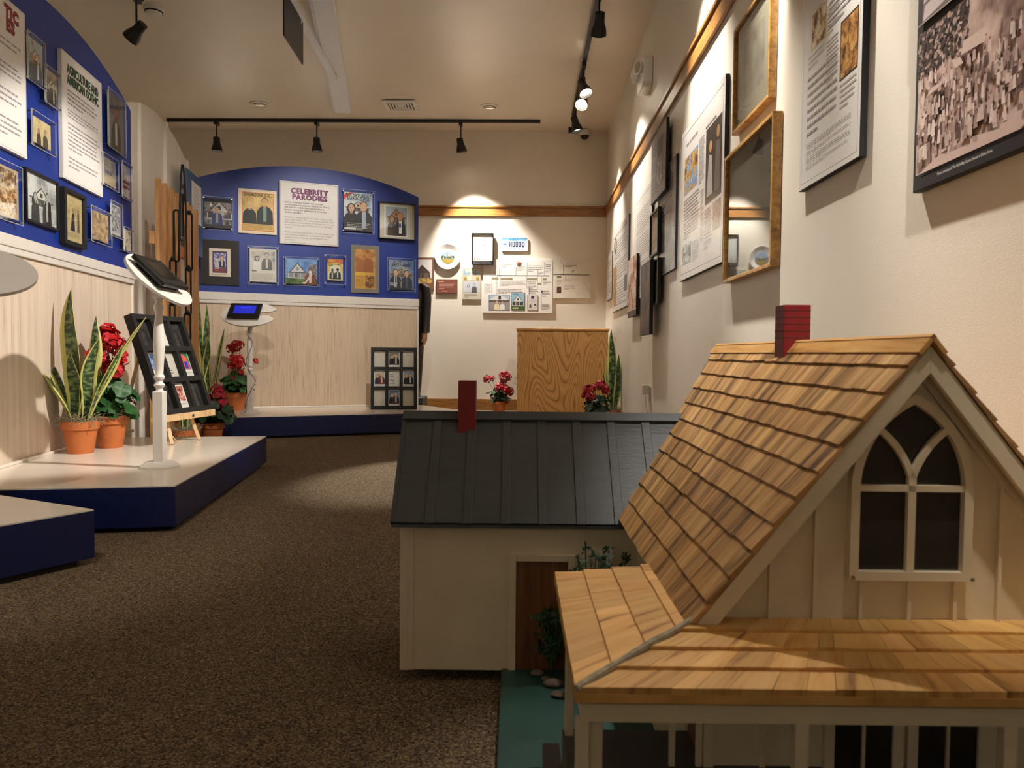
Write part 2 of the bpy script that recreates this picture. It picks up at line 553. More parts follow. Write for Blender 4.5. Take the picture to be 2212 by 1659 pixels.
M['slateblue'] = paint('slate_blue_paint', (66, 94, 134), 0.5, 0.08, 10)
# ------------------------------------------------------------------ printed pictures and lettering
_tx = {}
def text_mesh(s, bold=0.0):
    """outline lettering as (verts, faces, width) at size 1"""
    key = (s, bold)
    if key not in _tx:
        cu = bpy.data.curves.new('lettering', 'FONT')
        cu.body = s; cu.size = 1.0; cu.offset = bold; cu.resolution_u = 2; cu.fill_mode = 'FRONT'; cu.space_character = 1.0 + bold * 2.2
        ob = bpy.data.objects.new('lettering', cu)
        COL.objects.link(ob)
        dg = bpy.context.evaluated_depsgraph_get()
        me = bpy.data.meshes.new_from_object(ob.evaluated_get(dg))
        vs = [tuple(v.co) for v in me.vertices]
        fs = [tuple(p.vertices) for p in me.polygons]
        bpy.data.objects.remove(ob); bpy.data.curves.remove(cu); bpy.data.meshes.remove(me)
        x0 = min([v[0] for v in vs], default=0); x1 = max([v[0] for v in vs], default=0)
        _tx[key] = ([(v[0] - x0, v[1]) for v in vs], fs, x1 - x0)
    return _tx[key]

class Art:
    """a print of w x h metres: flat coloured shapes in unit coordinates (x right, y up), stacked in thin ink layers"""
    def __init__(s, w, h, bg=(236, 230, 222), seed=1):
        s.w, s.h, s.mb, s.k, s.y, s.flat = w, h, MB(), 0, 0.0, False
        s.rng = random.Random(seed)
        s.seed = seed
        s.rect(0, 0, 1, 1, bg)
    def up(s):
        s.y -= 7e-5
        return s
    def poly(s, pts, col, faces=None):
        if not s.flat:
            s.y -= 3.5e-6
        y = s.y
        vs = [(p[0] * s.w, y, p[1] * s.h) for p in pts]
        s.mb.add(vs, faces or [tuple(range(len(pts)))], 0, C(col))
        return s
    def rect(s, x0, y0, x1, y1, col):
        return s.poly([(x0, y0), (x1, y0), (x1, y1), (x0, y1)], col)
    def ell(s, cx, cy, rx, ry, col, n=14):
        return s.poly([(cx + rx * math.cos(2 * PI * i / n), cy + ry * math.sin(2 * PI * i / n)) for i in range(n)], col)
    def border(s, m, t, col):
        a = s.h / s.w
        mx, my, tx, ty = m, m / a, t, t / a
        s.up()
        s.rect(mx, my, 1 - mx, my + ty, col); s.rect(mx, 1 - my - ty, 1 - mx, 1 - my, col)
        s.rect(mx, my, mx + tx, 1 - my, col); s.rect(1 - mx - tx, my, 1 - mx, 1 - my, col)
        return s
    def text(s, t, x, y, size, col, align='L', bold=0.0, maxw=None):
        """x, y = baseline in unit coordinates; size = letter size in metres"""
        vs, fs, w = text_mesh(t, bold)
        k = size
        sx = k
        if maxw and w * k > maxw * s.w:
            sx = maxw * s.w / w
        off = {'L': 0, 'C': -w * sx / 2, 'R': -w * sx}[align]
        s.poly([(x + (v[0] * sx + off) / s.w, y + v[1] * k / s.h) for v in vs], col, fs)
        return s
    def lines(s, x0, y0, x1, y1, n, col, fill=0.5, gap=None):
        """n lines of print too small to read"""
        s.up()
        s.flat = True
        st = (y1 - y0) / n
        for i in range(n):
            yb = y1 - st * (i + 1) + st * (1 - fill) / 2
            if gap and (i + 1) in gap:
                continue
            last = (i == n - 1) or (gap and (i + 2) in gap)
            x = x0
            xe = x0 + (x1 - x0) * (s.rng.uniform(0.3, 0.7) if last else s.rng.uniform(0.86, 1.0))
            while x < xe - 0.004:
                ww = min((x1 - x0) * s.rng.uniform(0.035, 0.15), xe - x)
                s.rect(x, yb, x + ww, yb + st * fill, col)
                x += ww + (x1 - x0) * 0.018
        s.flat = False
        return s.up()
    def mosaic(s, x0, y0, x1, y1, nx, ny, pal, freq=6.0, contrast=1.6, oct=3):
        """patchy photographic tones"""
        s.up()
        s.flat = True
        for j in range(ny):
            for i in range(nx):
                u, v = (i + 0.5) / nx, (j + 0.5) / ny
                t = 0.0; a = 0.6; f = freq
                for q in range(oct):
                    t += a * noise.noise(Vector((u * f + s.seed * 7.3, v * f * (y1 - y0) * s.h / max(1e-6, (x1 - x0) * s.w), s.seed * 3.1 + q)))
                    a *= 0.6; f *= 2.1
                t = min(0.999, max(0, 0.5 + t * contrast * 0.7))
                q = t * (len(pal) - 1); k = int(q); fr = q - k
                c = tuple(pal[k][e] * (1 - fr) + pal[k + 1][e] * fr for e in range(3))
                s.rect(x0 + (x1 - x0) * i / nx, y0 + (y1 - y0) * j / ny, x0 + (x1 - x0) * (i + 1) / nx, y0 + (y1 - y0) * (j + 1) / ny, c)
        s.flat = False
        return s.up()
    def person(s, cx, y0, h, skin, hair, coat, shirt=None, wide=0.26, beard=None, longhair=False):
        """head and shoulders of a sitter; h = height of the figure in unit y"""
        a = s.h / s.w
        w = h * wide * a * 2.2
        hy = y0 + h * 0.80; ry = h * 0.135; rx = ry * a * 0.78
        s.up()
        s.poly([(cx - w * .5, y0), (cx + w * .5, y0), (cx + w * .47, y0 + h * .45), (cx + w * .30, y0 + h * .60), (cx + rx * .5, y0 + h * .66), (cx - rx * .5, y0 + h * .66), (cx - w * .30, y0 + h * .60), (cx - w * .47, y0 + h * .45)], coat)
        if longhair:
            s.ell(cx, hy - ry * .2, rx * 1.45, ry * 1.45, hair)
        s.up()
        if shirt:
            s.poly([(cx - rx * .55, y0 + h * .1), (cx + rx * .55, y0 + h * .1), (cx + rx * .6, y0 + h * .64), (cx - rx * .6, y0 + h * .64)], shirt)
        s.ell(cx, hy + ry * .22, rx * 1.12, ry * 1.02, hair)
        s.up()
        s.rect(cx - rx * .45, y0 + h * .60, cx + rx * .45, hy, tuple(c * .85 for c in skin))
        s.ell(cx, hy - ry * .05, rx, ry, skin)
        s.up()
        for e in (-1, 1):
            s.ell(cx + e * rx * .38, hy + ry * .1, rx * .14, ry * .09, (40, 30, 28), 6)
        s.rect(cx - rx * .3, hy - ry * .5, cx + rx * .3, hy - ry * .42, (130, 60, 50))
        if beard:
            s.ell(cx, hy - ry * .8, rx * .9, ry * .7, beard)
        return s
    def house(s, cx, y0, w, h, wall=(226, 222, 214), roof=(96, 92, 92), dark=(60, 60, 66)):
        """plain white cottage with a porch"""
        s.up()
        s.rect(cx - w * .5, y0, cx + w * .5, y0 + h * .45, wall)
        s.poly([(cx - w * .38, y0 + h * .42), (cx + w * .38, y0 + h * .42), (cx, y0 + h)], wall)
        s.up()
        s.poly([(cx - w * .44, y0 + h * .38), (cx - w * .38, y0 + h * .38), (cx + w * .01, y0 + h * .97), (cx, y0 + h * 1.05)], roof)
        s.poly([(cx + w * .44, y0 + h * .38), (cx + w * .38, y0 + h * .38), (cx - w * .01, y0 + h * .97), (cx, y0 + h * 1.05)], roof)
        s.rect(cx - w * .55, y0 + h * .36, cx + w * .55, y0 + h * .43, roof)
        s.rect(cx - w * .5, y0 + h * .06, cx + w * .5, y0 + h * .36, dark)
        s.rect(cx - w * .06, y0 + h * .52, cx + w * .06, y0 + h * .74, dark)
        s.up()
        for e in (-.48, -.2, .12, .46):
            s.rect(cx + w * e, y0, cx + w * (e + .035), y0 + h * .36, wall)
        s.rect(cx - w * .14, y0 + h * .08, cx - w * .02, y0 + h * .3, (120, 112, 100))
        return s
    def build(s, name, parent, loc, mat='ink', label=None):
        return s.mb.build(name, M[mat], parent, loc, label=label)

def hang(fr, name, label, cat, tl, br, kind, art, group=None, depth=None, mat='ink', frame='black', fw=0.018, mw=0.0, matcol=(232, 226, 214), edge='edgeblack', size=None, pad=0.08, off=0.0):
    """hang a picture on plane fr; tl / br = its top-left and bottom-right corners in the photograph"""
    if size:
        u0, u1, z0, z1 = size
    else:
        dd = off + (depth or {'board': .02, 'acrylic': .034, 'clips': .012}.get(kind, .025))
        u0, z1 = fr.uz(tl[0], tl[1], -dd); u1, z0 = fr.uz(br[0], br[1], -dd)
    w, h = u1 - u0, z1 - z0
    t = thing(name, label, cat, fr.w((u0 + u1) / 2, -0.0015 - off, z0), fr.rot, group)
    x = w / 2
    if off:
        MB().box(-w * .3, w * .3, 0, off, h * .45, h * .55).build('wall_spacer', M['blackmat'], t)
    if kind == 'board':
        d = depth or 0.02
        MB().box(-x, x, -d, 0, 0, h).build('backing_board', M[edge], t, bevel=0.0008)
        a = art(w - 0.004, h - 0.004)
        a.build('print', t, (-x + 0.002, -d - 0.0004, 0.002), mat)
    elif kind == 'acrylic':
        d = depth or 0.03
        px, pz = w * pad, h * pad
        cv = MB().box(-x, x, -d - 0.005, -d, 0, h)
        cv.m = [1, 1, 0, 0, 1, 1]
        e_ = .0025  # front border in the pale rim colour, painting the same caught light
        for q in ((-x, -x + e_, 0, h), (x - e_, x, 0, h), (-x, x, 0, e_), (-x, x, h - e_, h)):
            cv.add([(q[0], -d - .0052, q[2]), (q[1], -d - .0052, q[2]), (q[1], -d - .0052, q[3]), (q[0], -d - .0052, q[3])], [(0, 1, 2, 3)], 1)
        cv.build('acrylic_cover', [M['clear'], M['rim']], t)
        MB().box(-x + px, x - px, -d + 0.006, -d + 0.008, pz, h - pz).build('paper', M['white'], t)
        a = art(w - 2 * px, h - 2 * pz)
        a.build('print', t, (-x + px, -d + 0.0056, pz), mat)
        for sx in (-1, 1):
            for sz in (0.05, 0.95):
                mm = Matrix.Translation((sx * x * 0.9, 0, h * sz)) @ Matrix.Rotation(R(90), 4, 'X')
                MB().lathe([(0.004, 0), (0.004, d + 0.005), (0.0055, d + 0.0052), (0.0055, d + 0.007)], 8, M=mm).build('standoff_pin', M['steel'], t)
    elif kind == 'clips':
        d = depth or 0.012
        MB().box(-x, x, -d, 0, 0, h).build('mat_board', paint('mat_' + name, matcol, 0.7, 0.04, 20), t)
        a = art(w - 2 * mw, h - 2 * mw)
        a.build('print', t, (-x + mw, -d - 0.0005, mw), mat)
        for sx in (-0.6, 0.6):
            for e in (0, 1):
                zc = -0.002 if e == 0 else h + 0.002
                MB().box(sx * x - 0.011, sx * x + 0.011, -d - 0.006, 0, zc - 0.012, zc + 0.012).build('clip', M['clear'], t, bevel=0.002)
    else:                                       # a real frame
        d = depth or 0.025
        f = MB()
        o = [(-x, 0), (x, 0), (x, h), (-x, h)]
        i = [(-x + fw, fw), (x - fw, fw), (x - fw, h - fw), (-x + fw, h - fw)]
        for k in range(4):
            f.prism([o[k], o[(k + 1) % 4], i[(k + 1) % 4], i[k]], -d, 0)
        f.build('frame', M[frame], t, bevel=0.002)
        b = fw + mw
        if mw:
            MB().box(-x + fw * .9, x - fw * .9, -d * .45, -0.002, fw * .9, h - fw * .9).build('mat', paint('mat_' + name, matcol, 0.7, 0.04, 20), t)
        else:
            MB().box(-x + fw * .9, x - fw * .9, -d * .45, -0.002, fw * .9, h - fw * .9).build('backing_board', M['edgeblack'], t)
        a = art(w - 2 * b, h - 2 * b)
        a.build('print', t, (-x + b, -d * .45 - 0.0006, b), mat)
        if frame != 'none':
            MB().box(-x + fw * .95, x - fw * .95, -d * .7, -d * .7 + 0.002, fw * .95, h - fw * .95).build('glass', M['glass'], t)
    return t
# ------------------------------------------------------------------ the room
FAR = Fr(0, FARY, 0)
RIGHT = Fr(WALLX, 0, R(-90))
struct('floor', MB().box(LEFTX, WALLX, REARY, FARY, -0.1, 0), M['carpet'])
struct('ceiling', MB().box(LEFTX - .15, WALLX + .15, REARY - .15, FARY + .15, CEIL, CEIL + 0.12), M['ceil'])
struct('wall_far', MB().box(LEFTX - .15, WALLX + .15, FARY, FARY + .15, -0.1, CEIL), M['wall'])
struct('wall_right', MB().box(WALLX, WALLX + .15, REARY, FARY, -0.1, CEIL), M['wall'])
struct('wall_left', MB().box(LEFTX - .15, LEFTX, REARY, FARY, -0.1, CEIL), M['wall'])
struct('wall_rear', MB().box(LEFTX - .15, WALLX + .15, REARY - .15, REARY, -0.1, CEIL), M['wall'])
RAIL = 2.295
def rail_profile(mb, x0, x1, fr):
    mb.box(x0, x1, -0.020, 0, RAIL - 0.115, RAIL - 0.022, M=fr.M)
    mb.box(x0, x1, -0.032, 0, RAIL - 0.022, RAIL, M=fr.M)
    return mb
struct('trim_1', rail_profile(MB(), LEFTX, WALLX - 0.001, FAR), M['oaktrim'], bevel=0.003)
rt = MB(); rt.box(-FARY + 0.034, -REARY, -0.020, 0, RAIL - 0.115, RAIL - 0.022); rt.box(-FARY + 0.034, -REARY, -0.032, 0, RAIL - 0.022, RAIL)
o = struct('trim_2', rt, M['oaktrim'], bevel=0.003); o.matrix_world = RIGHT.M
struct('baseboard_far', MB().box(LEFTX, WALLX, FARY - 0.016, FARY, 0, 0.125), M['oaktrim'], bevel=0.003)
o = struct('baseboard_right', MB().box(-FARY + .02, -REARY, -0.016, 0, 0, 0.125), M['oaktrim'], bevel=0.003); o.matrix_world = RIGHT.M

# ------------------------------------------------------------------ exhibit walls: three arched boards
def arch_outline(w, z0, zend, rise, n=28):
    r = (w * w / 4 + rise * rise) / (2 * rise)
    pts = [(-w / 2, z0), (w / 2, z0)]
    a = math.asin(w / 2 / r)
    for i in range(n + 1):
        q = a - 2 * a * i / n
        pts.append((r * math.sin(q), zend + rise - r + r * math.cos(q)))
    return pts

def exhibit_wall(label, fr, uc, w, wood, zend=2.055, rise=0.165, railz=(1.075, 1.245), deckz=0.165):
    t = thing('display_backboard', label, 'display wall', fr.w(uc, 0, 0), fr.rot)
    MB().prism(arch_outline(w, railz[0] + .02, zend, rise), 0.0, 0.05).build('blue_board', M['blue'], t)
    MB().box(-w / 2, w / 2, 0.002, 0.05, 0, railz[0] + .02).build('beadboard', wood, t)
    MB().box(-w / 2 - 0.006, w / 2 + 0.006, -0.018, 0.052, railz[0] + 0.028, railz[1]).build('chair_rail', M['white'], t, bevel=0.004)
    MB().box(-w / 2 - 0.002, w / 2 + 0.002, -0.012, 0.0, railz[0], railz[0] + .03).build('rail_bead', M['white'], t, bevel=0.004)
    MB().box(w / 2 - 0.012, w / 2 + 0.004, -0.006, 0.052, 0, railz[0]).build('edge_strip', M['white'], t)
    MB().box(-w / 2, w / 2 - .012, -0.012, 0.0, deckz, deckz + 0.014).build('base_bead', M['deck'], t, bevel=0.004)
    return t

# left wall of the exhibit: passes through two measured points on the deck line
DECK = 0.165
a_, b_ = at_z(0, 1011.9, DECK), at_z(283, 931.0, DECK)
d_ = (b_ - a_).normalized()
P1 = Fr(a_.x, a_.y, math.atan2(d_.y, d_.x))
P1END = P1.uz(287, 700)[0]
P1W = 1.90
P1RAIL = (P1.uz(0, 545.8)[1], P1.uz(0, 501.7)[1])
exhibit_wall('blue arched display wall over striped pale beadboard, with the agriculture poster', P1, P1END - P1W / 2, P1W, M['strip_wood'], railz=(P1RAIL[0] + .004, P1RAIL[1]))
# celebrity wall
a_, b_ = at_z(549, 882, DECK), at_z(800, 876.5, DECK)
b_ = Vector((b_.x, b_.y, 0)); a_ = Vector((a_.x, a_.y, 0))
d_ = (b_ - a_).normalized()
P3 = Fr(a_.x, a_.y, R(24.0))
P3R = P3.uz(903, 700)[0]
P3L = P3.uz(428, 700)[0]
P3RAIL = (P3.uz(670, 661.5)[1], P3.uz(670, 638)[1])
P3W = P3R - P3L
exhibit_wall('blue arched display wall over pale wood boards, with the celebrity poster', P3, (P3L + P3R) / 2, P3W, M['wide_wood'], zend=2.04, rise=0.17, railz=P3RAIL)
# white middle wall seen nearly edge-on
P2 = Fr(P1.w(P1END, 0, 0).x - 0.06, P1.w(P1END, 0, 0).y + 0.02, P1.rot + R(1.0))
P2W = 1.45
t = thing('display_backboard', 'white arched display wall standing behind the picket fence', 'display wall', P2.w(0.72, 0, 0), P2.rot)
MB().prism(arch_outline(P2W, 0, 2.10, 0.15), 0, 0.04).build('white_board', M['pale'], t)
for x, zt in ((-0.42, 2.195), (0.13, 2.238), (0.68, 2.11)):
    MB().box(x - 0.03, x + 0.03, -0.022, 0, 0.0, zt).build('batten', M['pale'], t, bevel=0.002)

# ------------------------------------------------------------------ platforms
def platform(label, poly, z=DECK):
    """poly: deck corners in world x, y, counter-clockwise"""
    t = thing('display_platform', label, 'platform', (poly[0][0], poly[0][1], 0))
    o = Vector((poly[0][0], poly[0][1]))
    P = [Vector(p[:2]) - o for p in poly]
    c = sum(P, Vector((0, 0))) / len(P)
    def inset(k):
        return [p + (c - p).normalized() * k for p in P]
    MB().slab(inset(0.05), 0.0, 0.02).build('kickboard', M['kick'], t)
    MB().slab(P, 0.018, z - 0.004).build('skirt', M['navy'], t, bevel=0.002)
    MB().slab(inset(0.002), z - 0.004, z).build('deck', M['deck'], t)
    return t
# platform under the left wall
c0 = at_z(378, 1049, DECK)
dx = P1.M.to_3x3() @ Vector((1, 0, 0)); dy = P1.M.to_3x3() @ Vector((0, 1, 0))
c1 = at_z(576, 942, DECK)
ln = (c1 - c0).dot(dx)
side = (c1 - c0).normalized()
k = -(P1.Mi @ c0).y
n0 = Vector((-side.y, side.x, 0))
back = k + 0.0
q = [c0, c0 + side * ln, P1.w((P1.Mi @ (c0 + side * ln)).x - .02, -.001, 0), P1.w((P1.Mi @ c0).x - .04, -.001, 0)]
platform('large white-topped platform with navy sides under the left display wall', [(p.x, p.y) for p in q])
# platform under the celebrity wall
f0, f1 = at_z(445.6, 901.5, DECK), at_z(868.4, 893.4, DECK)
dx3 = P3.M.to_3x3() @ Vector((1, 0, 0)); dy3 = P3.M.to_3x3() @ Vector((0, 1, 0))
m3 = (f0 + f1) / 2
dep = -(P3.Mi @ m3).y
r3 = P3R + 0.05
q = [P3.w(P3L + .10, -dep, 0), P3.w(r3 + .16, -dep, 0), P3.w(r3, -0.001, 0), P3.w(P3L + .02, -0.001, 0)]
platform('white-topped platform with navy front under the celebrity display wall', [(p.x, p.y) for p in q])
# nearest platform, cut by the left edge of the photo
g0 = at_z(204, 1100, DECK); g1 = at_z(0, 1069, DECK); g2 = at_z(0, 1135, DECK)
e1 = (g1 - g0).normalized(); e2 = (g2 - g0).normalized()
NE = (g1 - g0).length + 0.03
q = [g0, g0 + e1 * NE, g0 + e1 * NE + e2 * 1.5, g0 + e2 * 1.5]
platform('nearest white-topped platform, its navy corner at the left edge of the photo', [(p.x, p.y) for p in q])
# ------------------------------------------------------------------ lamps on tracks
LAMPM = None
def track_light(name, pos, aim, watts, cone, blend, label, group, ceilz=None):
    """a black bell-shaped head hung from the track by a short arm; its spot lamp sits in the mouth"""
    pos = Vector(pos); aim = Vector(aim)
    top = CEIL - 0.03 if ceilz is None else ceilz
    t = thing('track_light', label, 'spotlight', (pos.x, pos.y, top), 0, group)
    d = (aim - pos).normalized()
    q = (-d).to_track_quat('Z', 'Y')
    rel = pos - Vector((pos.x, pos.y, top))
    MB().box(-0.018, 0.018, -0.045, 0.045, -0.035, 0.0).build('track_adapter', M['lamp'], t, bevel=0.003)
    MB().tube([(0, 0, -0.03), (0, 0, rel.z + 0.055), Vector((0, 0, rel.z)) - d * 0.03], 0.007, 8).build('arm', M['lamp'], t)
    mm = Matrix.Translation(rel) @ q.to_matrix().to_4x4()
    MB().lathe([(0.030, 0.075), (0.034, 0.072), (0.036, 0.02), (0.040, 0.0), (0.052, -0.03), (0.058, -0.072), (0.055, -0.072), (0.046, -0.045), (0.03, -0.035)], 28, M=mm, cap=False).lathe([(0.0, 0.0751), (0.030, 0.0751)], 28, M=mm, cap=False).build('lamp_head', M['lamp'], t)
    MB().lathe([(0.0, -0.050), (0.044, -0.050)], 24, M=mm, cap=False).build('bulb', M['bulb'], t)
    l = bpy.data.lights.new('lamp_beam', 'SPOT')
    l.energy = watts; l.color = WARM; l.spot_size = R(cone); l.spot_blend = blend; l.shadow_soft_size = 0.03
    o = bpy.data.objects.new('lamp_beam', l); COL.objects.link(o)
    o.parent = t
    o.location = rel + d * 0.085
    o.rotation_mode = 'QUATERNION'; o.rotation_quaternion = q
    return t

LAB = {
    'r1': 'farthest black track light on the right-hand track, near its end',
    'r2': 'black track light midway on the right-hand track, turned to the wall',
    'r3': 'black track light on the right track tilted left towards the carpet',
    'r4': 'black track light at the top edge of the photo on the right track',
    'f1': 'leftmost of the three black track lights on the far track',
    'f2': 'middle of the three black track lights on the far track',
    'f3': 'rightmost black track light on the far track, lighting the far wall',
    'l2': 'black track light hanging beside the smoke detector at upper left',
}
for nm, p, a, w, c, b in LAMPS:
    track_light(nm, p, a, w, c, b, LAB.get(nm, 'unseen black track light on the ceiling outside the photo'), 'track lights outside the photo' if nm not in LAB else ('far track lights' if nm[0] == 'f' else 'right track lights' if nm[0] == 'r' else None))  # the b heads are unseen fill, added for ambient light

def track(label, p0, p1):
    p0, p1 = Vector(p0), Vector(p1)
    d = (p1 - p0); ln = d.length
    t = thing('lighting_track', label, 'track', p0, math.atan2(d.y, d.x))
    MB().box(0, ln, -0.018, 0.018, -0.03, 0).build('track_channel', M['lamp'], t, bevel=0.002)
    for x in (-0.012, ln):
        MB().box(x, x + 0.012, -0.019, 0.019, -0.032, 0).build('end_cap', M['lamp'], t)
    return t
track('long black lighting track on the ceiling in front of the far wall', (-3.86, 8.30, CEIL), (0.12, 8.30, CEIL))
track('black lighting track on the ceiling along the right wall', (0.47, 8.05, CEIL), (0.485, 0.8, CEIL))
track('short black lighting track at upper left', (-2.73, 5.46, CEIL), (-2.73, 3.4, CEIL))
track('black lighting track outside the photo over the carpet', (-0.60, 4.6, CEIL), (-0.60, 1.9, CEIL))
track('unseen black lighting track behind the camera, added for the fill heads', (-2.7, -0.5, CEIL), (-0.1, -2.6, CEIL))
t = thing('junction_box', 'small black box hanging at the far end of the right track', 'box', (0.475, 8.06, 2.93))
MB().box(-0.055, 0.055, -0.03, 0.03, 0, 0.05).build('cover', M['lamp'], t, bevel=0.003)
MB().tube([(0, 0, 0.05), (0, 0, CEIL - 2.93)], 0.006).build('drop_rod', M['lamp'], t)

# ------------------------------------------------------------------ ceiling fittings
def downlight(px, py, label):
    p = at_z(px, py, CEIL)
    t = thing('recessed_downlight', label, 'downlight', (p.x, p.y, CEIL - 0.012))
    MB().lathe([(0.068, 0.004), (0.072, -0.002), (0.090, 0.0), (0.092, 0.012), (0.068, 0.012)], 32, cap=False).build('trim_ring', M['plastic'], t)
    MB().lathe([(0.068, 0.003), (0.055, 0.008), (0.0, 0.0095)], 32, cap=False).build('reflector', M['reflector'], t)
    MB().lathe([(0.0, 0.004), (0.030, 0.006)], 24, cap=False).build('bulb', M['plastic'], t)
downlight(560, 224, 'unlit recessed downlight in the ceiling left of the white beam')
downlight(1057, 229, 'unlit recessed downlight in the ceiling right of the vent')
p = at_z(866, 226, CEIL)
t = thing('ceiling_vent', 'square white louvred air vent in the ceiling', 'vent', (p.x, p.y, CEIL - 0.02))
MB().box(-.13, .13, -.13, .13, 0.012, 0.02).build('backing', M['blackmat'], t)
f = MB()
for a in range(4):
    mm = Matrix.Rotation(PI / 2 * a, 4, 'Z')
    f.slab([(-.165, -.165), (.165, -.165), (.125, -.125), (-.125, -.125)], 0, 0.012, M=mm)
f.build('frame', M['plastic'], t, bevel=0.002)
for k, s_ in enumerate((0.115, 0.085, 0.055)):
    v = MB()
    for a in range(4):
        v.slab([(-s_, -s_), (s_, -s_), (s_ - .018, -s_ + .018), (-s_ + .018, -s_ + .018)], 0.002, 0.007, M=Matrix.Rotation(PI / 2 * a, 4, 'Z'))
    v.build('louvre', M['plastic'], t)
MB().box(-.03, .03, -.03, .03, 0.003, 0.008).build('louvre', M['plastic'], t)
p = at_z(332, 18, CEIL)
t = thing('smoke_detector', 'round white smoke detector on the ceiling at upper left', 'smoke detector', (p.x, p.y, CEIL - 0.05))
MB().lathe([(0.0, 0.0), (0.035, 0.001), (0.055, 0.012), (0.062, 0.03), (0.07, 0.034), (0.07, 0.05)], 32).build('housing', M['plastic'], t)
MB().lathe([(0.0565, 0.018), (0.0615, 0.018), (0.0625, 0.026), (0.0575, 0.026)], 32, cap=False).build('vent_slot', M['blackmat'], t)
# white soffit beam, the slim bar under it and the black sign it carries
b0, b1 = at_z(741, 245, CEIL - .06), at_z(696, 0, CEIL - .06)
d = (b1 - b0).normalized()
t = thing('ceiling_beam', 'white boxed beam running along the ceiling', 'beam', (b0.x, b0.y, CEIL - .06), math.atan2(d.y, d.x))
MB().box(0, 5.6, -0.075, 0.075, 0, .06).build('soffit', M['beam'], t, bevel=0.003)
MB().box(0, 5.6, -0.093, -0.075, 0.01, .06).build('side_strip', M['beam'], t)
zb = CEIL - .11
b0, b1 = at_z(722, 176, zb), at_z(622, 0, zb)
d = (b1 - b0).normalized()
t = thing('hanging_bar', 'slim white bar fixed under the ceiling beam, carrying the black sign', 'bar', (b0.x, b0.y, zb), math.atan2(d.y, d.x))
MB().box(0, 3.6, -0.021, 0.021, 0, .05).build('bar_channel', M['beam'], t, bevel=0.003)
MB().box(0.02, 0.06, -0.03, 0.03, 0.05, .065).build('bracket', M['white'], t)
bar = Fr(b0.x, b0.y, math.atan2(d.y, d.x))
x0, zl = bar.uz(650, 135); x1, zl2 = bar.uz(608.6, 81)
t = thing('hanging_sign', 'black sign board hanging from the white bar, seen from behind', 'sign', bar.w((x0 + x1) / 2, 0.012, (zl + zl2) / 2), bar.rot)
hw = abs(x1 - x0) / 2; hh = zb - (zl + zl2) / 2
MB().box(-hw, hw, -0.005, 0.005, 0, hh - .002).build('board', M['black'], t, bevel=0.001)
for sx in (-.8, .8):
    MB().box(hw * sx - .012, hw * sx + .012, -0.022, 0.006, hh - 0.03, hh - 0.001).build('clip', M['white'], t)

# ------------------------------------------------------------------ wall fittings
y0 = RIGHT.uz(1406, 160)[0]
t = thing('emergency_light', 'white emergency light with round lamp above the oak rail on the right wall', 'emergency light', RIGHT.w(y0 - 0.02, -0.001, 2.575), RIGHT.rot)
MB().prism([(-.13, 0.03), (-.10, 0), (.10, 0), (.13, 0.03), (.13, .20), (.10, .225), (-.10, .225), (-.13, .20)], -0.075, 0).build('housing', M['plastic'], t, bevel=0.008)
for sx, tilt in ((-.085, -28), (.085, 28)):
    mm = Matrix.Translation((sx, -0.085, .14)) @ Matrix.Rotation(R(tilt), 4, 'Z') @ Matrix.Rotation(R(90), 4, 'X')
    MB().lathe([(0.03, -0.02), (0.046, 0.01), (0.05, 0.03), (0.046, 0.032), (0.04, 0.022)], 24, M=mm, cap=False).build('lamp_cup', M['plastic'], t)
    MB().lathe([(0.0, 0.030), (0.044, 0.024)], 24, M=mm, cap=False).build('lens', M['reflector'], t)
MB().lathe([(0.0, -.012), (.012, -.004), (.014, .01)], 16, M=Matrix.Translation((-.14, -.04, .075))).build('test_button', M['plastic'], t)
y0 = RIGHT.uz(1404, 845)[0]
z0 = RIGHT.uz(1404, 860)[1]
t = thing('wall_outlet', 'white wall outlet with a plugged adapter low on the right wall', 'outlet', RIGHT.w(y0, -0.001, z0 - .03), RIGHT.rot)
MB().box(-.036, .036, -.006, 0, 0, .115).build('cover_plate', M['plastic'], t, bevel=0.002)
MB().box(-.028, .028, -.055, -.006, .055, .125).build('adapter', M['plastic'], t, bevel=0.004)
MB().tube([(0, -.03, .056), (0.004, -.03, .02), (.006, -.02, -.06), (.004, -.012, -.16)], .003).build('cord', M['plastic'], t)
p = FAR.hit(1262, 297)
t = thing('security_camera', 'small white dome camera high in the far right corner', 'camera', (p.x, FARY - 0.06, p.z - .03))
MB().lathe([(.052, .035), (.055, .03), (.055, .085), (.05, .095), (0, .095)], 28).build('housing', M['plastic'], t)
MB().lathe([(.0, -.012), (.025, -.006), (.042, .012), (.047, .034)], 28, cap=False).build('smoked_dome', M['dome'], t)
MB().box(-.02, .02, .03, .06, .03, .08).build('wall_bracket', M['plastic'], t)
# ------------------------------------------------------------------ pictures on the walls
SEPIA = [(58, 44, 38), (104, 82, 70), (158, 132, 116), (206, 184, 168), (230, 214, 202)]
TAN = [(96, 74, 46), (150, 122, 80), (196, 168, 116), (224, 202, 154)]
GREY = [(40, 40, 42), (100, 100, 102), (170, 170, 170), (224, 224, 222)]
SKY = [(90, 130, 190), (140, 176, 220), (214, 226, 238)]
GREEN = [(40, 62, 30), (84, 108, 52), (130, 146, 84)]
DUSK = [(60, 46, 40), (120, 84, 54), (176, 132, 84), (96, 110, 140), (150, 170, 196)]
SK, SK2, SK3 = (224, 176, 140), (188, 134, 98), (120, 80, 58)
INK = (96, 94, 96)

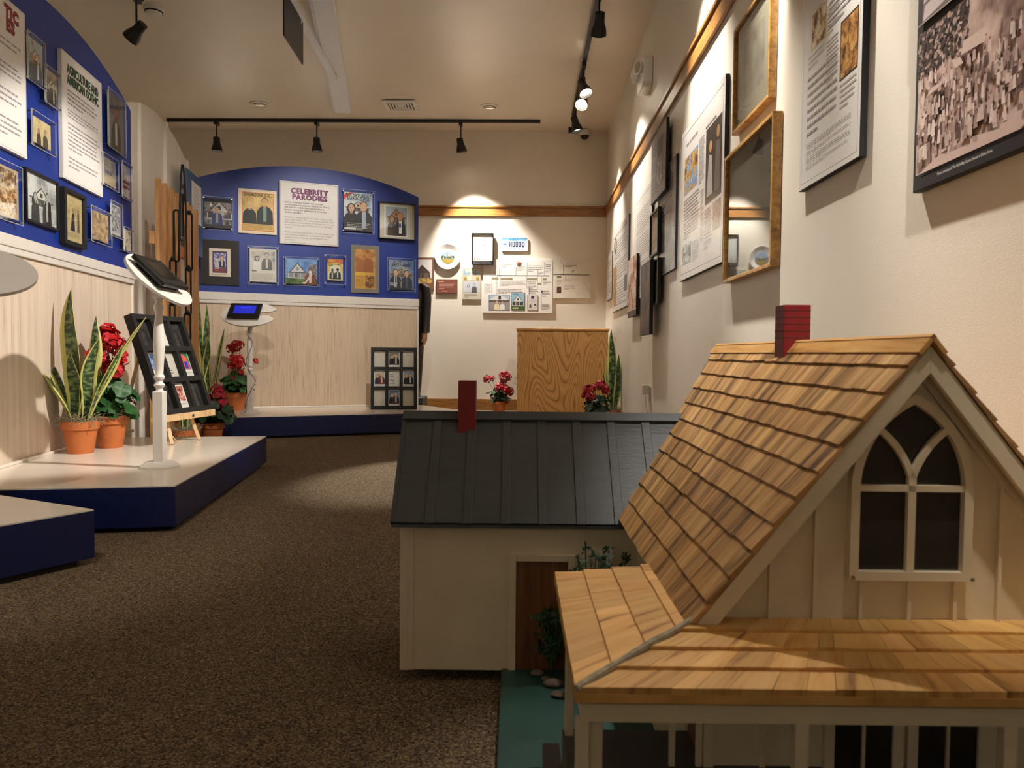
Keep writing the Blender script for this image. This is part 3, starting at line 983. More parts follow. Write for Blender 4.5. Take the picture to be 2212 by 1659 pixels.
def art_plain(bg, lines=14, ink=INK, seed=1, title=None, border=True):
    def f(w, h):
        a = Art(w, h, bg, seed)
        if border:
            a.border(w * .035, max(.0025, w * .008), ink)
        a.lines(.1, .08, .92, .86, lines, ink, .42, gap=(lines // 3, 2 * lines // 3))
        if title:
            a.lines(.1, .89, .8, .95, 1, (60, 58, 60), .7)
        return a
    return f

def art_two(bg, sk, coats, hairs, shirt=None, seed=2, caption=None, sky=None, cut=0.0, frame=None, house=True, women=True):
    """two sitters before a plain cottage"""
    def f(w, h):
        a = Art(w, h, bg, seed)
        x0, y0, x1, y1 = (.06, cut, .94, .95) if frame else (0, cut, 1, 1)
        if sky:
            a.mosaic(x0, y0, x1, y1, 14, 12, sky, 3.0)
        if house:
            a.house(.5, y0 + .34 * (y1 - y0), .7, .42 * (y1 - y0))
        a.up()
        if frame:
            for q in ((x0, y0, x1, y0 + .015), (x0, y1 - .015, x1, y1), (x0, y0, x0 + .02, y1), (x1 - .02, y0, x1, y1)):
                a.rect(*q, frame)
        a.person(.30, y0, (y1 - y0) * .66, sk[0], hairs[0], coats[0], None, longhair=women)
        a.person(.68, y0, (y1 - y0) * .74, sk[1], hairs[1], coats[1], shirt)
        if caption:
            a.lines(.1, .02, .9, cut * .85, max(1, int(cut * 18)), caption, .5)
        return a
    return f

# ---- celebrity wall
def a_sign3(w, h):
    a = Art(w, h, (234, 230, 226), 3).border(.014, .0035, (132, 138, 148))
    a.border(.019, .0012, (132, 138, 148))
    for t, y in (('CELEBRITY', .82), ('PARODIES', .725)):
        a.up(); a.text(t, .512, y - .006, .060, (66, 22, 64), 'C', .04)
        a.up(); a.text(t, .503, y, .060, (140, 52, 120), 'C', .022)
    a.up()
    body = [('Just as American Gothic has become', 1), ('commonplace in popular culture, so often is', 1), ('the case for celebrities-making them a', 1), ('natural choice for lighthearted American', 1), ('Gothic parodies.', 1), None,
            ('However, celebrities do not often reflect a "just', 0), ('plain folks" image.  This places them at odds with', 0), ('the original interpretation of the painting, but are', 0), ('an entertaining way to incorporate art and pop', 0), ('culture.', 0), None,
            ('These spoofs are more like a "rite of passage" into', 0), ('notoriety for celebrities and show how a nearly', 0), ('century old painting can be relevant to any', 0), ('generation.', 0)]
    y = .655
    for b in body:
        if b:
            a.text(b[0], .085, y, .0205, (92, 88, 92) if b[1] else (148, 142, 146), 'L', .012 if b[1] else 0.0, maxw=.84 if len(b[0]) > 36 else None)
            y -= .041
        else:
            y -= .036
    return a
hang(P3, 'text_panel', 'white poster headed CELEBRITY PARODIES in purple letters', 'poster', (603, 389), (731, 533), 'board', a_sign3, depth=.018, edge='white')

def a_porch(w, h):
    a = Art(w, h, (70, 62, 60), 4).mosaic(0, 0, 1, 1, 18, 16, [(40, 38, 40), (120, 112, 106), (176, 170, 164), (96, 104, 128)], 5)
    a.house(.55, .30, .95, .62, (214, 210, 206), (120, 80, 74), (88, 84, 92))
    a.up().rect(0, .88, 1, 1, (18, 18, 22)).rect(0, 0, 1, .12, (64, 56, 50))
    a.up(); a.ell(.24, .78, .05, .06, (255, 255, 255)); a.ell(.52, .5, .2, .1, (186, 176, 168))
    a.person(.47, .12, .62, SK, (96, 62, 44), (66, 76, 132), (170, 164, 158))
    return a
hang(P3, 'acrylic_print', 'clear-framed photo of a person at a porch, at the upper left of the celebrity wall', 'picture', (437, 422), (504, 499), 'acrylic', a_porch, pad=.06)

def a_orange(w, h):
    a = Art(w, h, (238, 226, 202), 5)
    a.up().rect(.05, .03, .97, .96, (216, 120, 50))
    a.up().rect(.075, .05, .945, .94, (222, 186, 108))
    a.mosaic(.075, .20, .945, .84, 16, 16, [(184, 150, 80), (214, 178, 106), (228, 200, 136)], 4)
    a.up(); a.text('SEAN & MADONNA AS GO...', .1, .865, .038, (40, 32, 26), 'L', .03, maxw=.8)
    a.person(.27, .20, .56, (222, 190, 140), (222, 196, 126), (36, 38, 36))
    a.person(.70, .20, .68, (214, 172, 116), (120, 84, 50), (40, 44, 44), (126, 156, 142))
    a.lines(.09, .06, .93, .19, 5, (160, 112, 52), .4)
    return a
hang(P3, 'mounted_print', 'cream-mounted orange-bordered clipping of a pair, left of the celebrity poster', 'picture', (514.5, 406), (598, 508), 'clips', a_orange, mw=.012, matcol=(230, 214, 186))

def a_post(w, h):
    a = Art(w, h, (196, 206, 216), 6).mosaic(0, .3, 1, 1, 12, 14, [(150, 176, 206), (206, 216, 226), (226, 226, 220)], 3)
    a.house(.5, .50, .8, .26, (220, 196, 168), (110, 84, 74), (90, 74, 70))
    a.person(.27, 0, .74, (214, 170, 142), (26, 22, 24), (54, 48, 52), longhair=True)
    a.person(.70, 0, .82, SK, (90, 62, 44), (52, 50, 56), (176, 190, 202))
    a.up(); a.poly([(0, .80), (0, .92), (.22, .995), (.36, .995)], (214, 76, 52))
    a.up(); a.text('THE SATURDAY', .06, .88, .042, (52, 46, 50), 'L', .02, maxw=.9); a.text('EVENING POST', .14, .79, .042, (52, 46, 50), 'L', .02, maxw=.82)
    a.lines(.12, .02, .95, .22, 5, (190, 186, 180), .35); a.rect(.03, .03, .42, .08, (226, 226, 222))
    return a
hang(P3, 'acrylic_print', 'clear-framed magazine cover reading SATURDAY EVENING POST', 'picture', (738, 407), (809, 507), 'acrylic', a_post, pad=.06)

def a_layers(w, h):
    a = Art(w, h, (204, 196, 186), 7)
    a.rect(.80, 0, 1, 1, (226, 220, 210)); a.up()
    for x in (.84, .89, .94):
        a.rect(x, 0, x + .012, 1, (166, 156, 146))
    a.rect(.14, .06, .82, .94, (238, 234, 228))
    a.up().rect(.18, .09, .79, .91, (168, 176, 190)); a.house(.48, .45, .5, .4, (176, 136, 96), (110, 84, 64), (110, 80, 60))
    a.up()
    b = Art(w, h)
    a.person(.36, .09, .60, SK2, (30, 24, 24), (44, 42, 46), longhair=True, wide=.2)
    a.person(.60, .09, .70, (206, 152, 112), (160, 112, 80), (40, 40, 44), (232, 232, 236), wide=.2)
    a.up(); a.rect(.56, .33, .62, .45, (60, 84, 170))
    return a
hang(P3, 'shadow_box', 'black box frame with stacked white mats at the upper right of the celebrity wall', 'picture', (819, 434), (898, 520), 'frame', a_layers, fw=.008, depth=.05)

def a_poster(w, h):
    a = Art(w, h, (222, 208, 192), 8)
    a.up().rect(.15, .13, .85, .90, (84, 58, 62)); a.up().rect(.19, .16, .81, .87, (54, 56, 120))
    a.mosaic(.22, .30, .78, .84, 12, 16, [(44, 44, 90), (110, 110, 170), (214, 206, 216), (70, 60, 90)], 5)
    a.person(.36, .32, .34, (226, 206, 190), (190, 180, 180), (196, 186, 196), wide=.2); a.person(.6, .32, .44, SK, (60, 44, 40), (44, 42, 60), (200, 190, 190), wide=.2)
    a.up().rect(.22, .17, .78, .31, (110, 60, 66)); a.lines(.25, .26, .75, .30, 1, (214, 196, 200), .6); a.lines(.25, .18, .75, .25, 1, (190, 60, 56), .8)
    a.lines(.12, .03, .9, .10, 3, (150, 138, 126), .4)
    return a
hang(P3, 'mounted_print', 'black-matted film poster at the lower left of the celebrity wall', 'picture', (432, 516), (517, 617), 'clips', a_poster, mw=.068, matcol=(44, 38, 36))

def a_newsp(w, h):
    a = Art(w, h, (226, 220, 208), 9)
    a.up().rect(.08, .36, .95, .93, (206, 202, 196)); a.mosaic(.08, .55, .95, .93, 12, 9, [(150, 146, 142), (206, 202, 198), (226, 222, 216)], 4)
    a.person(.28, .36, .44, (206, 198, 190), (30, 28, 28), (226, 222, 218), longhair=True)
    a.person(.64, .36, .56, (210, 204, 198), (70, 66, 64), (98, 96, 96), (216, 212, 208))
    a.lines(.08, .30, .45, .35, 1, (60, 56, 54), .7); a.lines(.08, .04, .95, .26, 7, (176, 168, 158), .4)
    return a
hang(P3, 'acrylic_print', 'clear-framed black and white clipping of a couple, below left of the celebrity poster', 'picture', (534.5, 530), (602, 616), 'acrylic', a_newsp, pad=.07)

def a_beard(w, h):
    a = Art(w, h, (120, 160, 214), 10).mosaic(0, .4, 1, 1, 14, 10, [(70, 116, 190), (120, 164, 220), (160, 190, 226)], 2)
    a.mosaic(.75, .3, 1, .8, 8, 10, [(70, 60, 56), (150, 130, 124), (130, 160, 206)], 6)
    a.up(); a.rect(0, 0, 1, .24, (64, 84, 36)); a.mosaic(0, 0, .7, .24, 14, 5, GREEN, 8)
    a.house(.38, .22, .62, .60, (214, 214, 216), (90, 92, 98), (150, 150, 156))
    a.person(.78, 0, .70, (150, 100, 80), (60, 44, 40), (128, 64, 40), (216, 212, 206), wide=.30, beard=(224, 220, 214))
    a.up(); a.poly([(.5, .06), (.62, .1), (.80, .42), (.86, .40), (.74, .2), (.62, .02)], (216, 212, 206))
    return a
hang(P3, 'acrylic_print', 'clear-framed photo of a bearded person before a white cottage, centre of the lower row', 'picture', (612, 553), (690, 619), 'acrylic', a_beard, pad=.06)

def a_cover(w, h):
    a = Art(w, h, (226, 210, 160), 11)
    a.up().rect(0, .78, 1, 1, (206, 110, 56)); a.ell(.5, .55, .46, .30, (232, 196, 60)); a.up(); a.ell(.5, .48, .36, .26, (236, 230, 214))
    a.rect(.05, .05, .95, .32, (226, 222, 210)); a.up(); a.lines(.08, .86, .92, .96, 1, (232, 190, 90), .8); a.lines(.08, .66, .92, .78, 2, (70, 60, 52), .6)
    a.person(.32, .06, .50, (70, 60, 56), (40, 36, 36), (38, 38, 40), (210, 206, 200)); a.person(.66, .06, .54, (70, 60, 56), (40, 36, 36), (38, 38, 40), (210, 206, 200))
    return a
hang(P3, 'acrylic_print', 'small clear-framed orange and yellow cover with two dark figures', 'picture', (701, 549), (747.5, 615.5), 'acrylic', a_cover, pad=.14)

def a_tan(w, h):
    a = Art(w, h, (188, 134, 60), 12).mosaic(0, .40, 1, 1, 12, 16, [(140, 86, 40), (186, 128, 62), (208, 158, 84)], 4)
    a.up().rect(0, 0, 1, .42, (206, 158, 70)); a.up().rect(.0, .34, .5, .42, (220, 180, 60)); a.lines(.04, .03, .46, .32, 9, (160, 110, 50), .4)
    a.mosaic(.5, .02, .97, .34, 8, 8, [(60, 40, 26), (140, 94, 50), (196, 150, 84)], 5)
    a.person(.26, .42, .52, (206, 140, 84), (200, 150, 80), (166, 104, 56), wide=.2); a.person(.66, .42, .56, (196, 130, 76), (110, 70, 36), (150, 92, 50), wide=.2)
    return a
hang(P3, 'mounted_print', 'grey-matted yellowed newspaper clipping in the lower row of the celebrity wall', 'picture', (758, 528), (819, 634), 'clips', a_tan, mw=.036, matcol=(126, 122, 112))

def a_prop(w, h):
    a = Art(w, h, (110, 130, 160), 13).mosaic(0, .45, 1, 1, 12, 10, [(76, 104, 150), (130, 154, 186), (176, 170, 150)], 3)
    a.house(.5, .42, .9, .28, (170, 150, 120), (80, 76, 76), (96, 86, 76))
    a.person(.27, 0, .72, SK, (40, 32, 30), (38, 42, 56), (176, 186, 206)); a.person(.71, 0, .70, SK, (36, 28, 26), (44, 50, 66), (70, 80, 104))
    a.up(); a.rect(.26, .2, .29, .44, (24, 24, 34)); a.rect(.47, .06, .52, .30, (150, 136, 120)); a.rect(.40, .26, .58, .31, (90, 90, 96))
    a.up(); a.text('PROPERTY', .18, .87, .036, (36, 38, 52), 'L', .0, maxw=.64); a.text('BROTHERS', .12, .78, .036, (36, 38, 52), 'L', .03, maxw=.72)
    a.lines(.05, .12, .38, .24, 2, (206, 210, 216), .6)
    return a
hang(P3, 'acrylic_print', 'clear-framed cover reading PROPERTY BROTHERS, at the lower right of the celebrity wall', 'picture', (836.5, 556), (898, 631), 'acrylic', a_prop, pad=.06)

# ---- left wall
def a_sign1(w, h):
    a = Art(w, h, (238, 234, 230), 14).border(.014, .0022, (196, 150, 110))
    for t, y in (('AGRICULTURE AND', .86), ('AMERICAN GOTHIC', .775)):
        a.up(); a.text(t, .512, y - .006, .058, (20, 30, 26), 'C', .035, maxw=.78)
        a.up(); a.text(t, .50, y, .058, (26, 88, 56), 'C', .02, maxw=.78)
    a.lines(.12, .60, .90, .735, 4, (150, 146, 148), .34)
    a.lines(.12, .50, .90, .575, 3, (158, 154, 156), .34)
    a.lines(.12, .24, .92, .47, 7, (158, 154, 156), .34)
    a.lines(.12, .10, .92, .20, 3, (170, 166, 168), .34)
    return a
hang(P1, 'text_panel', 'white poster headed AGRICULTURE AND AMERICAN GOTHIC in green letters', 'poster', (131.5, 104), (222, 427), 'board', a_sign1, depth=.018, edge='white')

def a_sign0(w, h):
    a = Art(w, h, (236, 232, 228), 15).border(.014, .003, (110, 112, 118))
    for t, y, x in (('TIC', .885, .86), ('ES', .80, .78)):
        a.up(); a.text(t, x + .012, y - .006, .066, (70, 26, 30), 'R', .07)
        a.up(); a.text(t, x, y, .066, (150, 40, 46), 'R', .05)
    for y0, y1, n in ((.63, .74, 3), (.45, .58, 4), (.26, .41, 4), (.08, .22, 4)):
        a.lines(.1, y0, .9, y1, n, (158, 154, 156), .34)
    return a
u1, _ = P1.uz(46, 200); _, zt = P1.uz(46, 33); _, zb_ = P1.uz(46, 343)
hang(P1, 'text_panel', 'white poster with dark red heading cut off by the left edge of the photo', 'poster', None, None, 'board', a_sign0, depth=.018, edge='white', size=(u1 - .42, u1, zb_, zt))
G1 = 'clear-framed clippings on the left wall'
def tl(name, label, tl_, br_, kind, art, **k):
    return hang(P1, name, label, 'picture', tl_, br_, kind, art, **k)
tl('acrylic_print', 'clear-framed colour picture of two farmers, left of the agriculture poster, upper', (59, 62), (100, 198), 'acrylic', art_two((120, 112, 100), (SK2, SK), ((84, 88, 96), (70, 84, 104)), ((150, 110, 60), (140, 96, 60)), (214, 214, 206), 21, None, [(160, 186, 206), (190, 206, 216), (150, 120, 80)]))
tl('acrylic_print', 'clear-framed dark clipping tucked against the left side of the agriculture poster', (98, 136), (131, 243), 'acrylic', art_two((110, 102, 90), ((200, 190, 160), (196, 186, 158)), ((66, 62, 56), (54, 52, 48)), ((60, 52, 46), (70, 64, 56)), (196, 190, 170), 22, None, [(96, 90, 80), (170, 160, 136), (206, 198, 172)]))
tl('acrylic_print', 'clear-framed yellowed drawing of a group below the two upper clippings', (68, 233), (121, 341), 'acrylic', art_two((220, 198, 150), ((196, 170, 130), (190, 160, 120)), ((74, 64, 54), (86, 76, 64)), ((110, 90, 66), (90, 74, 60)), None, 23, None, TAN[2:] + [(232, 212, 166)], house=False), pad=.14)
tl('acrylic_print', 'clear-framed brown clipping at the far left, lower row of the left wall', (-10, 336), (50, 489), 'acrylic', lambda w, h: Art(w, h, (190, 170, 140), 24).mosaic(.1, .05, .9, .95, 16, 26, [(70, 50, 36), (140, 104, 70), (190, 160, 120), (216, 196, 160), (110, 110, 130)], 6))
tl('framed_photo', 'black-framed black and white photo of a family, lower row of the left wall', (56, 360), (129, 501), 'frame', art_two((214, 214, 214), ((200, 200, 198), (196, 196, 196)), ((70, 70, 72), (44, 44, 46)), ((70, 68, 68), (90, 90, 90)), (190, 190, 188), 25, None, [(150, 150, 150), (214, 214, 214), (238, 238, 238)]), fw=.012, depth=.02)
def a_gown(w, h):
    a = Art(w, h, (216, 194, 142), 26).border(.012, .002, (110, 90, 56))
    a.mosaic(.12, .2, .88, .9, 14, 18, [(186, 162, 112), (214, 192, 140), (226, 206, 158)], 5)
    a.up(); a.poly([(.36, .24), (.60, .24), (.56, .62), (.44, .62)], (44, 42, 46)); a.ell(.5, .68, .07, .05, (176, 140, 96)); a.rect(.16, .1, .84, .19, (196, 174, 122))
    a.poly([(.72, .24), (.86, .24), (.84, .66), (.74, .66)], (110, 96, 72)); a.ell(.79, .7, .05, .04, (150, 120, 84))
    return a
tl('framed_print', 'thick dark-framed tan picture of a figure in a black gown', (140, 402), (188, 540), 'frame', a_gown, fw=.02, depth=.03, frame='blackmat')
tl('acrylic_print', 'large clear-framed dark photo of a bearded figure, at the right end of the left wall', (234, 186), (273, 342), 'acrylic', lambda w, h: Art(w, h, (120, 118, 116), 27).mosaic(0, .62, 1, 1, 10, 8, [(44, 50, 76), (96, 94, 96), (120, 116, 112)], 3).person(.5, 0, .82, (150, 84, 54), (120, 60, 40), (70, 58, 50), (186, 184, 180), beard=(110, 56, 36)), pad=.04)
tl('acrylic_print', 'clear-framed faded house print right of the agriculture poster', (222, 326), (257, 417), 'acrylic', lambda w, h: Art(w, h, (196, 176, 136), 28).mosaic(0, .35, 1, 1, 12, 12, [(140, 136, 130), (176, 168, 150), (206, 192, 156)], 4).house(.4, .36, .6, .44, (190, 184, 170), (130, 124, 116), (120, 116, 110)), pad=.1)
tl('acrylic_print', 'clear-framed pale print with two dark red bands at the end of the left wall', (264, 345), (286, 438), 'acrylic', lambda w, h: (lambda a: (a.mosaic(0, 0, 1, 1, 8, 14, [(120, 116, 120), (186, 180, 180), (214, 208, 204)], 4), a.up(), a.rect(.05, .42, .95, .52, (122, 44, 52)), a.rect(.05, .26, .95, .35, (122, 44, 52)), a)[-1])(Art(w, h, (190, 186, 186), 29)))
tl('acrylic_print', 'clear-framed tan crowd print, lower row right of the black gown frame', (197, 442), (242, 536), 'acrylic', lambda w, h: Art(w, h, (206, 180, 132), 30).mosaic(0, 0, 1, 1, 16, 20, [(70, 54, 38), (150, 116, 76), (196, 164, 112), (222, 196, 146)], 7), pad=.1)
tl('acrylic_print', 'small clear-framed grey photo above right of the tan crowd print', (240, 431), (266, 519), 'acrylic', lambda w, h: Art(w, h, (190, 190, 192), 31).mosaic(.06, .1, .94, .96, 10, 16, GREY, 7), pad=.08)
tl('acrylic_print', 'clear-framed print lowest at the right end of the left wall', (268, 488), (287.5, 549), 'acrylic', lambda w, h: Art(w, h, (200, 184, 150), 32).mosaic(0, 0, 1, 1, 8, 14, [(90, 86, 92), (170, 160, 140), (216, 200, 164), (186, 190, 206)], 6), pad=.08)

# ---- far wall
def fw(name, label, cat, tl_, br_, kind, art, **k):
    return hang(FAR, name, label, cat, tl_, br_, kind, art, **k)
def a_brown(w, h):
    a = Art(w, h, (112, 74, 54), 41)
    a.up().rect(.06, .22, .90, .94, (196, 190, 186)); a.mosaic(.06, .22, .90, .38, 12, 5, [(110, 92, 40), (160, 130, 62), (190, 160, 84)], 7)
    a.up(); a.poly([(.06, .36), (.80, .36), (.76, .56), (.30, .78), (.06, .62)], (64, 50, 42)); a.up(); a.rect(.2, .36, .7, .52, (98, 78, 62)); a.rect(.3, .38, .4, .5, (40, 32, 28))
    a.lines(.1, .08, .6, .16, 1, (206, 190, 176), .5)
    return a
fw('mounted_photo', 'brown-mounted photo of a dark cabin, half behind the celebrity wall', 'picture', (900, 556), (937, 627), 'board', a_brown, depth=.012, edge='edgeblack')
p = FAR.hit(967.5, 555)
t = thing('plate', 'white china plate with a painted cottage hanging on the far wall', 'plate', (p.x, FARY - .004, p.z))
rot90 = Matrix.Rotation(R(90), 4, 'X')
rp = (995 - 940) / 2 * FARY / FPX
MB().lathe([(0, 0.0), (rp * .55, 0.001), (rp * .62, .003), (rp * .96, .020), (rp, .024), (rp * .97, .026), (rp * .64, .009), (rp * .56, .006), (0, .006)], 48, M=rot90).build('dish', M['porcelain'], t)
rr = rp * .54
a = Art(rr * 2, rr * 2, (150, 176, 206), 42)
a.mb = MB(); a.ell(.5, .5, .5, .5, (150, 180, 216), 32); a.up()
a.poly([(.5 + .5 * math.cos(R(q)), .5 + .5 * math.sin(R(q))) for q in range(195, 346, 10)], (160, 140, 60)); a.up()
a.poly([(.02, .55), (.2, .62), (.14, .32), (.03, .4)], (70, 90, 60)); a.poly([(.97, .55), (.8, .6), (.84, .32), (.96, .4)], (70, 90, 60))
a.house(.5, .34, .62, .46, (206, 206, 200), (70, 80, 76), (60, 76, 60))
a.build('painted_cottage', t, (-rr, -.0075, -rr))
def a_plaque(w, h):
    a = Art(w, h, (120, 66, 52), 43)
    a.lines(.08, .78, .92, .90, 1, (206, 160, 140), .6); a.lines(.12, .30, .88, .70, 4, (196, 146, 128), .4); a.lines(.25, .1, .75, .2, 1, (196, 146, 128), .5)
    return a
fw('plaque', 'small reddish-brown plaque under the china plate', 'plaque', (943, 603), (988, 634), 'board', a_plaque, depth=.015)
def a_pair(w, h):
    a = Art(w, h, (196, 190, 170), 44)
    a.up().rect(.08, .60, .92, .95, (206, 190, 140)); a.mosaic(.08, .76, .92, .95, 10, 5, [(120, 160, 200), (190, 206, 206), (230, 206, 130)], 3); a.mosaic(.08, .60, .92, .70, 10, 3, [(150, 120, 60), (210, 180, 90)], 5)
    a.up().rect(.08, .22, .92, .56, (196, 196, 204))
    a.person(.38, .60, .26, SK, (170, 120, 70), (226, 216, 206)); a.person(.62, .60, .28, SK, (110, 70, 44), (220, 200, 176))
    a.person(.34, .22, .27, (206, 206, 210), (30, 30, 34), (190, 190, 196), longhair=True); a.person(.66, .22, .29, (196, 196, 200), (60, 60, 64), (84, 84, 88))
    a.lines(.12, .06, .88, .18, 3, (150, 144, 126), .35)
    return a
fw('mounted_photo', 'tall grey panel with a colour couple photo over a black and white one', 'picture', (998.5, 578), (1038, 647), 'board', a_pair, depth=.015, edge='pale')
def a_sketch(w, h):
    a = Art(w, h, (246, 244, 238), 45)
    a.up().rect(0, 0, 1, .10, (44, 40, 42)); a.lines(.04, .015, .96, .085, 2, (150, 146, 144), .4)
    a.poly([(.5, .62), (.53, .60), (.60, .66), (.55, .65)], (110, 106, 104)); a.poly([(.06, .12), (.10, .26), (.12, .12)], (176, 150, 140)); a.poly([(.2, .12), (.24, .30), (.26, .12)], (190, 166, 156)); a.poly([(.30, .14), (.33, .22), (.36, .13)], (170, 150, 140))
    return a
fw('framed_print', 'black-framed pale sketch brightly lit on the far wall', 'picture', (1019, 503), (1066, 572), 'frame', a_sketch, fw=.012, depth=.03, off=.02)
def a_plate(w, h):
    a = Art(w, h, (226, 234, 238), 46)
    for i, c in enumerate(((92, 158, 214), (120, 178, 222), (156, 200, 230), (196, 220, 234))):
        a.up().rect(0, .94 - .07 * i - .06, 1, 1 - .07 * i, c)
    a.up(); a.poly([(.02, .62), (.07, .74), (.12, .66), (.17, .80), (.22, .62), (.24, .42), (.03, .44)], (168, 196, 222)); a.rect(.04, .48, .22, .52, (70, 104, 168)); a.rect(.10, .44, .12, .60, (60, 90, 156)); a.rect(.15, .44, .17, .62, (60, 90, 156))
    a.rect(.01, .06, .12, .20, (196, 190, 160)); a.rect(.18, .10, .20, .15, (110, 130, 170)); a.rect(.78, .10, .80, .15, (110, 130, 170))
    a.up(); a.text('IOWA', .48, .79, .034, (34, 60, 130), 'C', .015)
    nv = (18, 26, 66)
    for x in (.295, .36):
        a.rect(x, .28, x + .032, .74, nv)
    a.rect(.332, .47, .36, .56, nv)
    def oval(cx_, hx, hy):
        return [(cx_ + sx * hx * qx, .51 + sy * hy * qy) for sx, sy, seq in ((1, 1, ((1, .7), (.8, .9), (.45, 1))), (-1, 1, ((.45, 1), (.8, .9), (1, .7))), (-1, -1, ((1, .7), (.8, .9), (.45, 1))), (1, -1, ((.45, 1), (.8, .9), (1, .7)))) for qx, qy in seq]
    for k in range(4):
        a.up().poly(oval(.465 + .125 * k, .050, .235), nv)
        a.up().poly(oval(.465 + .125 * k, 0.018, .150), (214, 226, 234))
    a.up(); a.text('VAN BUREN', .48, .07, .028, (90, 124, 180), 'C', .0)
    return a
u0, z1 = FAR.uz(1083, 514); u1, z0 = FAR.uz(1140, 542.5)
t = thing('licence_plate', 'blue and white licence plate reading IOWA H0000 on the far wall', 'licence plate', (.5 * (u0 + u1), FARY - .002, z0))
w = u1 - u0; h = z1 - z0
f = MB()
rc = .02
out = []
for cx_, cz_, a0 in ((w / 2 - rc, rc, -90), (w / 2 - rc, h - rc, 0), (-w / 2 + rc, h - rc, 90), (-w / 2 + rc, rc, 180)):
    out += [(cx_ + rc * math.cos(R(a0 + q)), cz_ + rc * math.sin(R(a0 + q))) for q in (0, 30, 60, 90)]
f.prism(out, -.012, -.009).strip(out, .006, -.014, -.009, closed=True).build('metal_plate', M['plastic'], t)
a = a_plate(w - .012, h - .012); a.build('print', t, (-w / 2 + .006, -.0124, .006), 'gloss')
for sx in (-.3, .3):
    MB().box(w * sx - .012, w * sx + .012, -.009, 0, h * .45, h * .55).build('spacer', M['blackmat'], t)

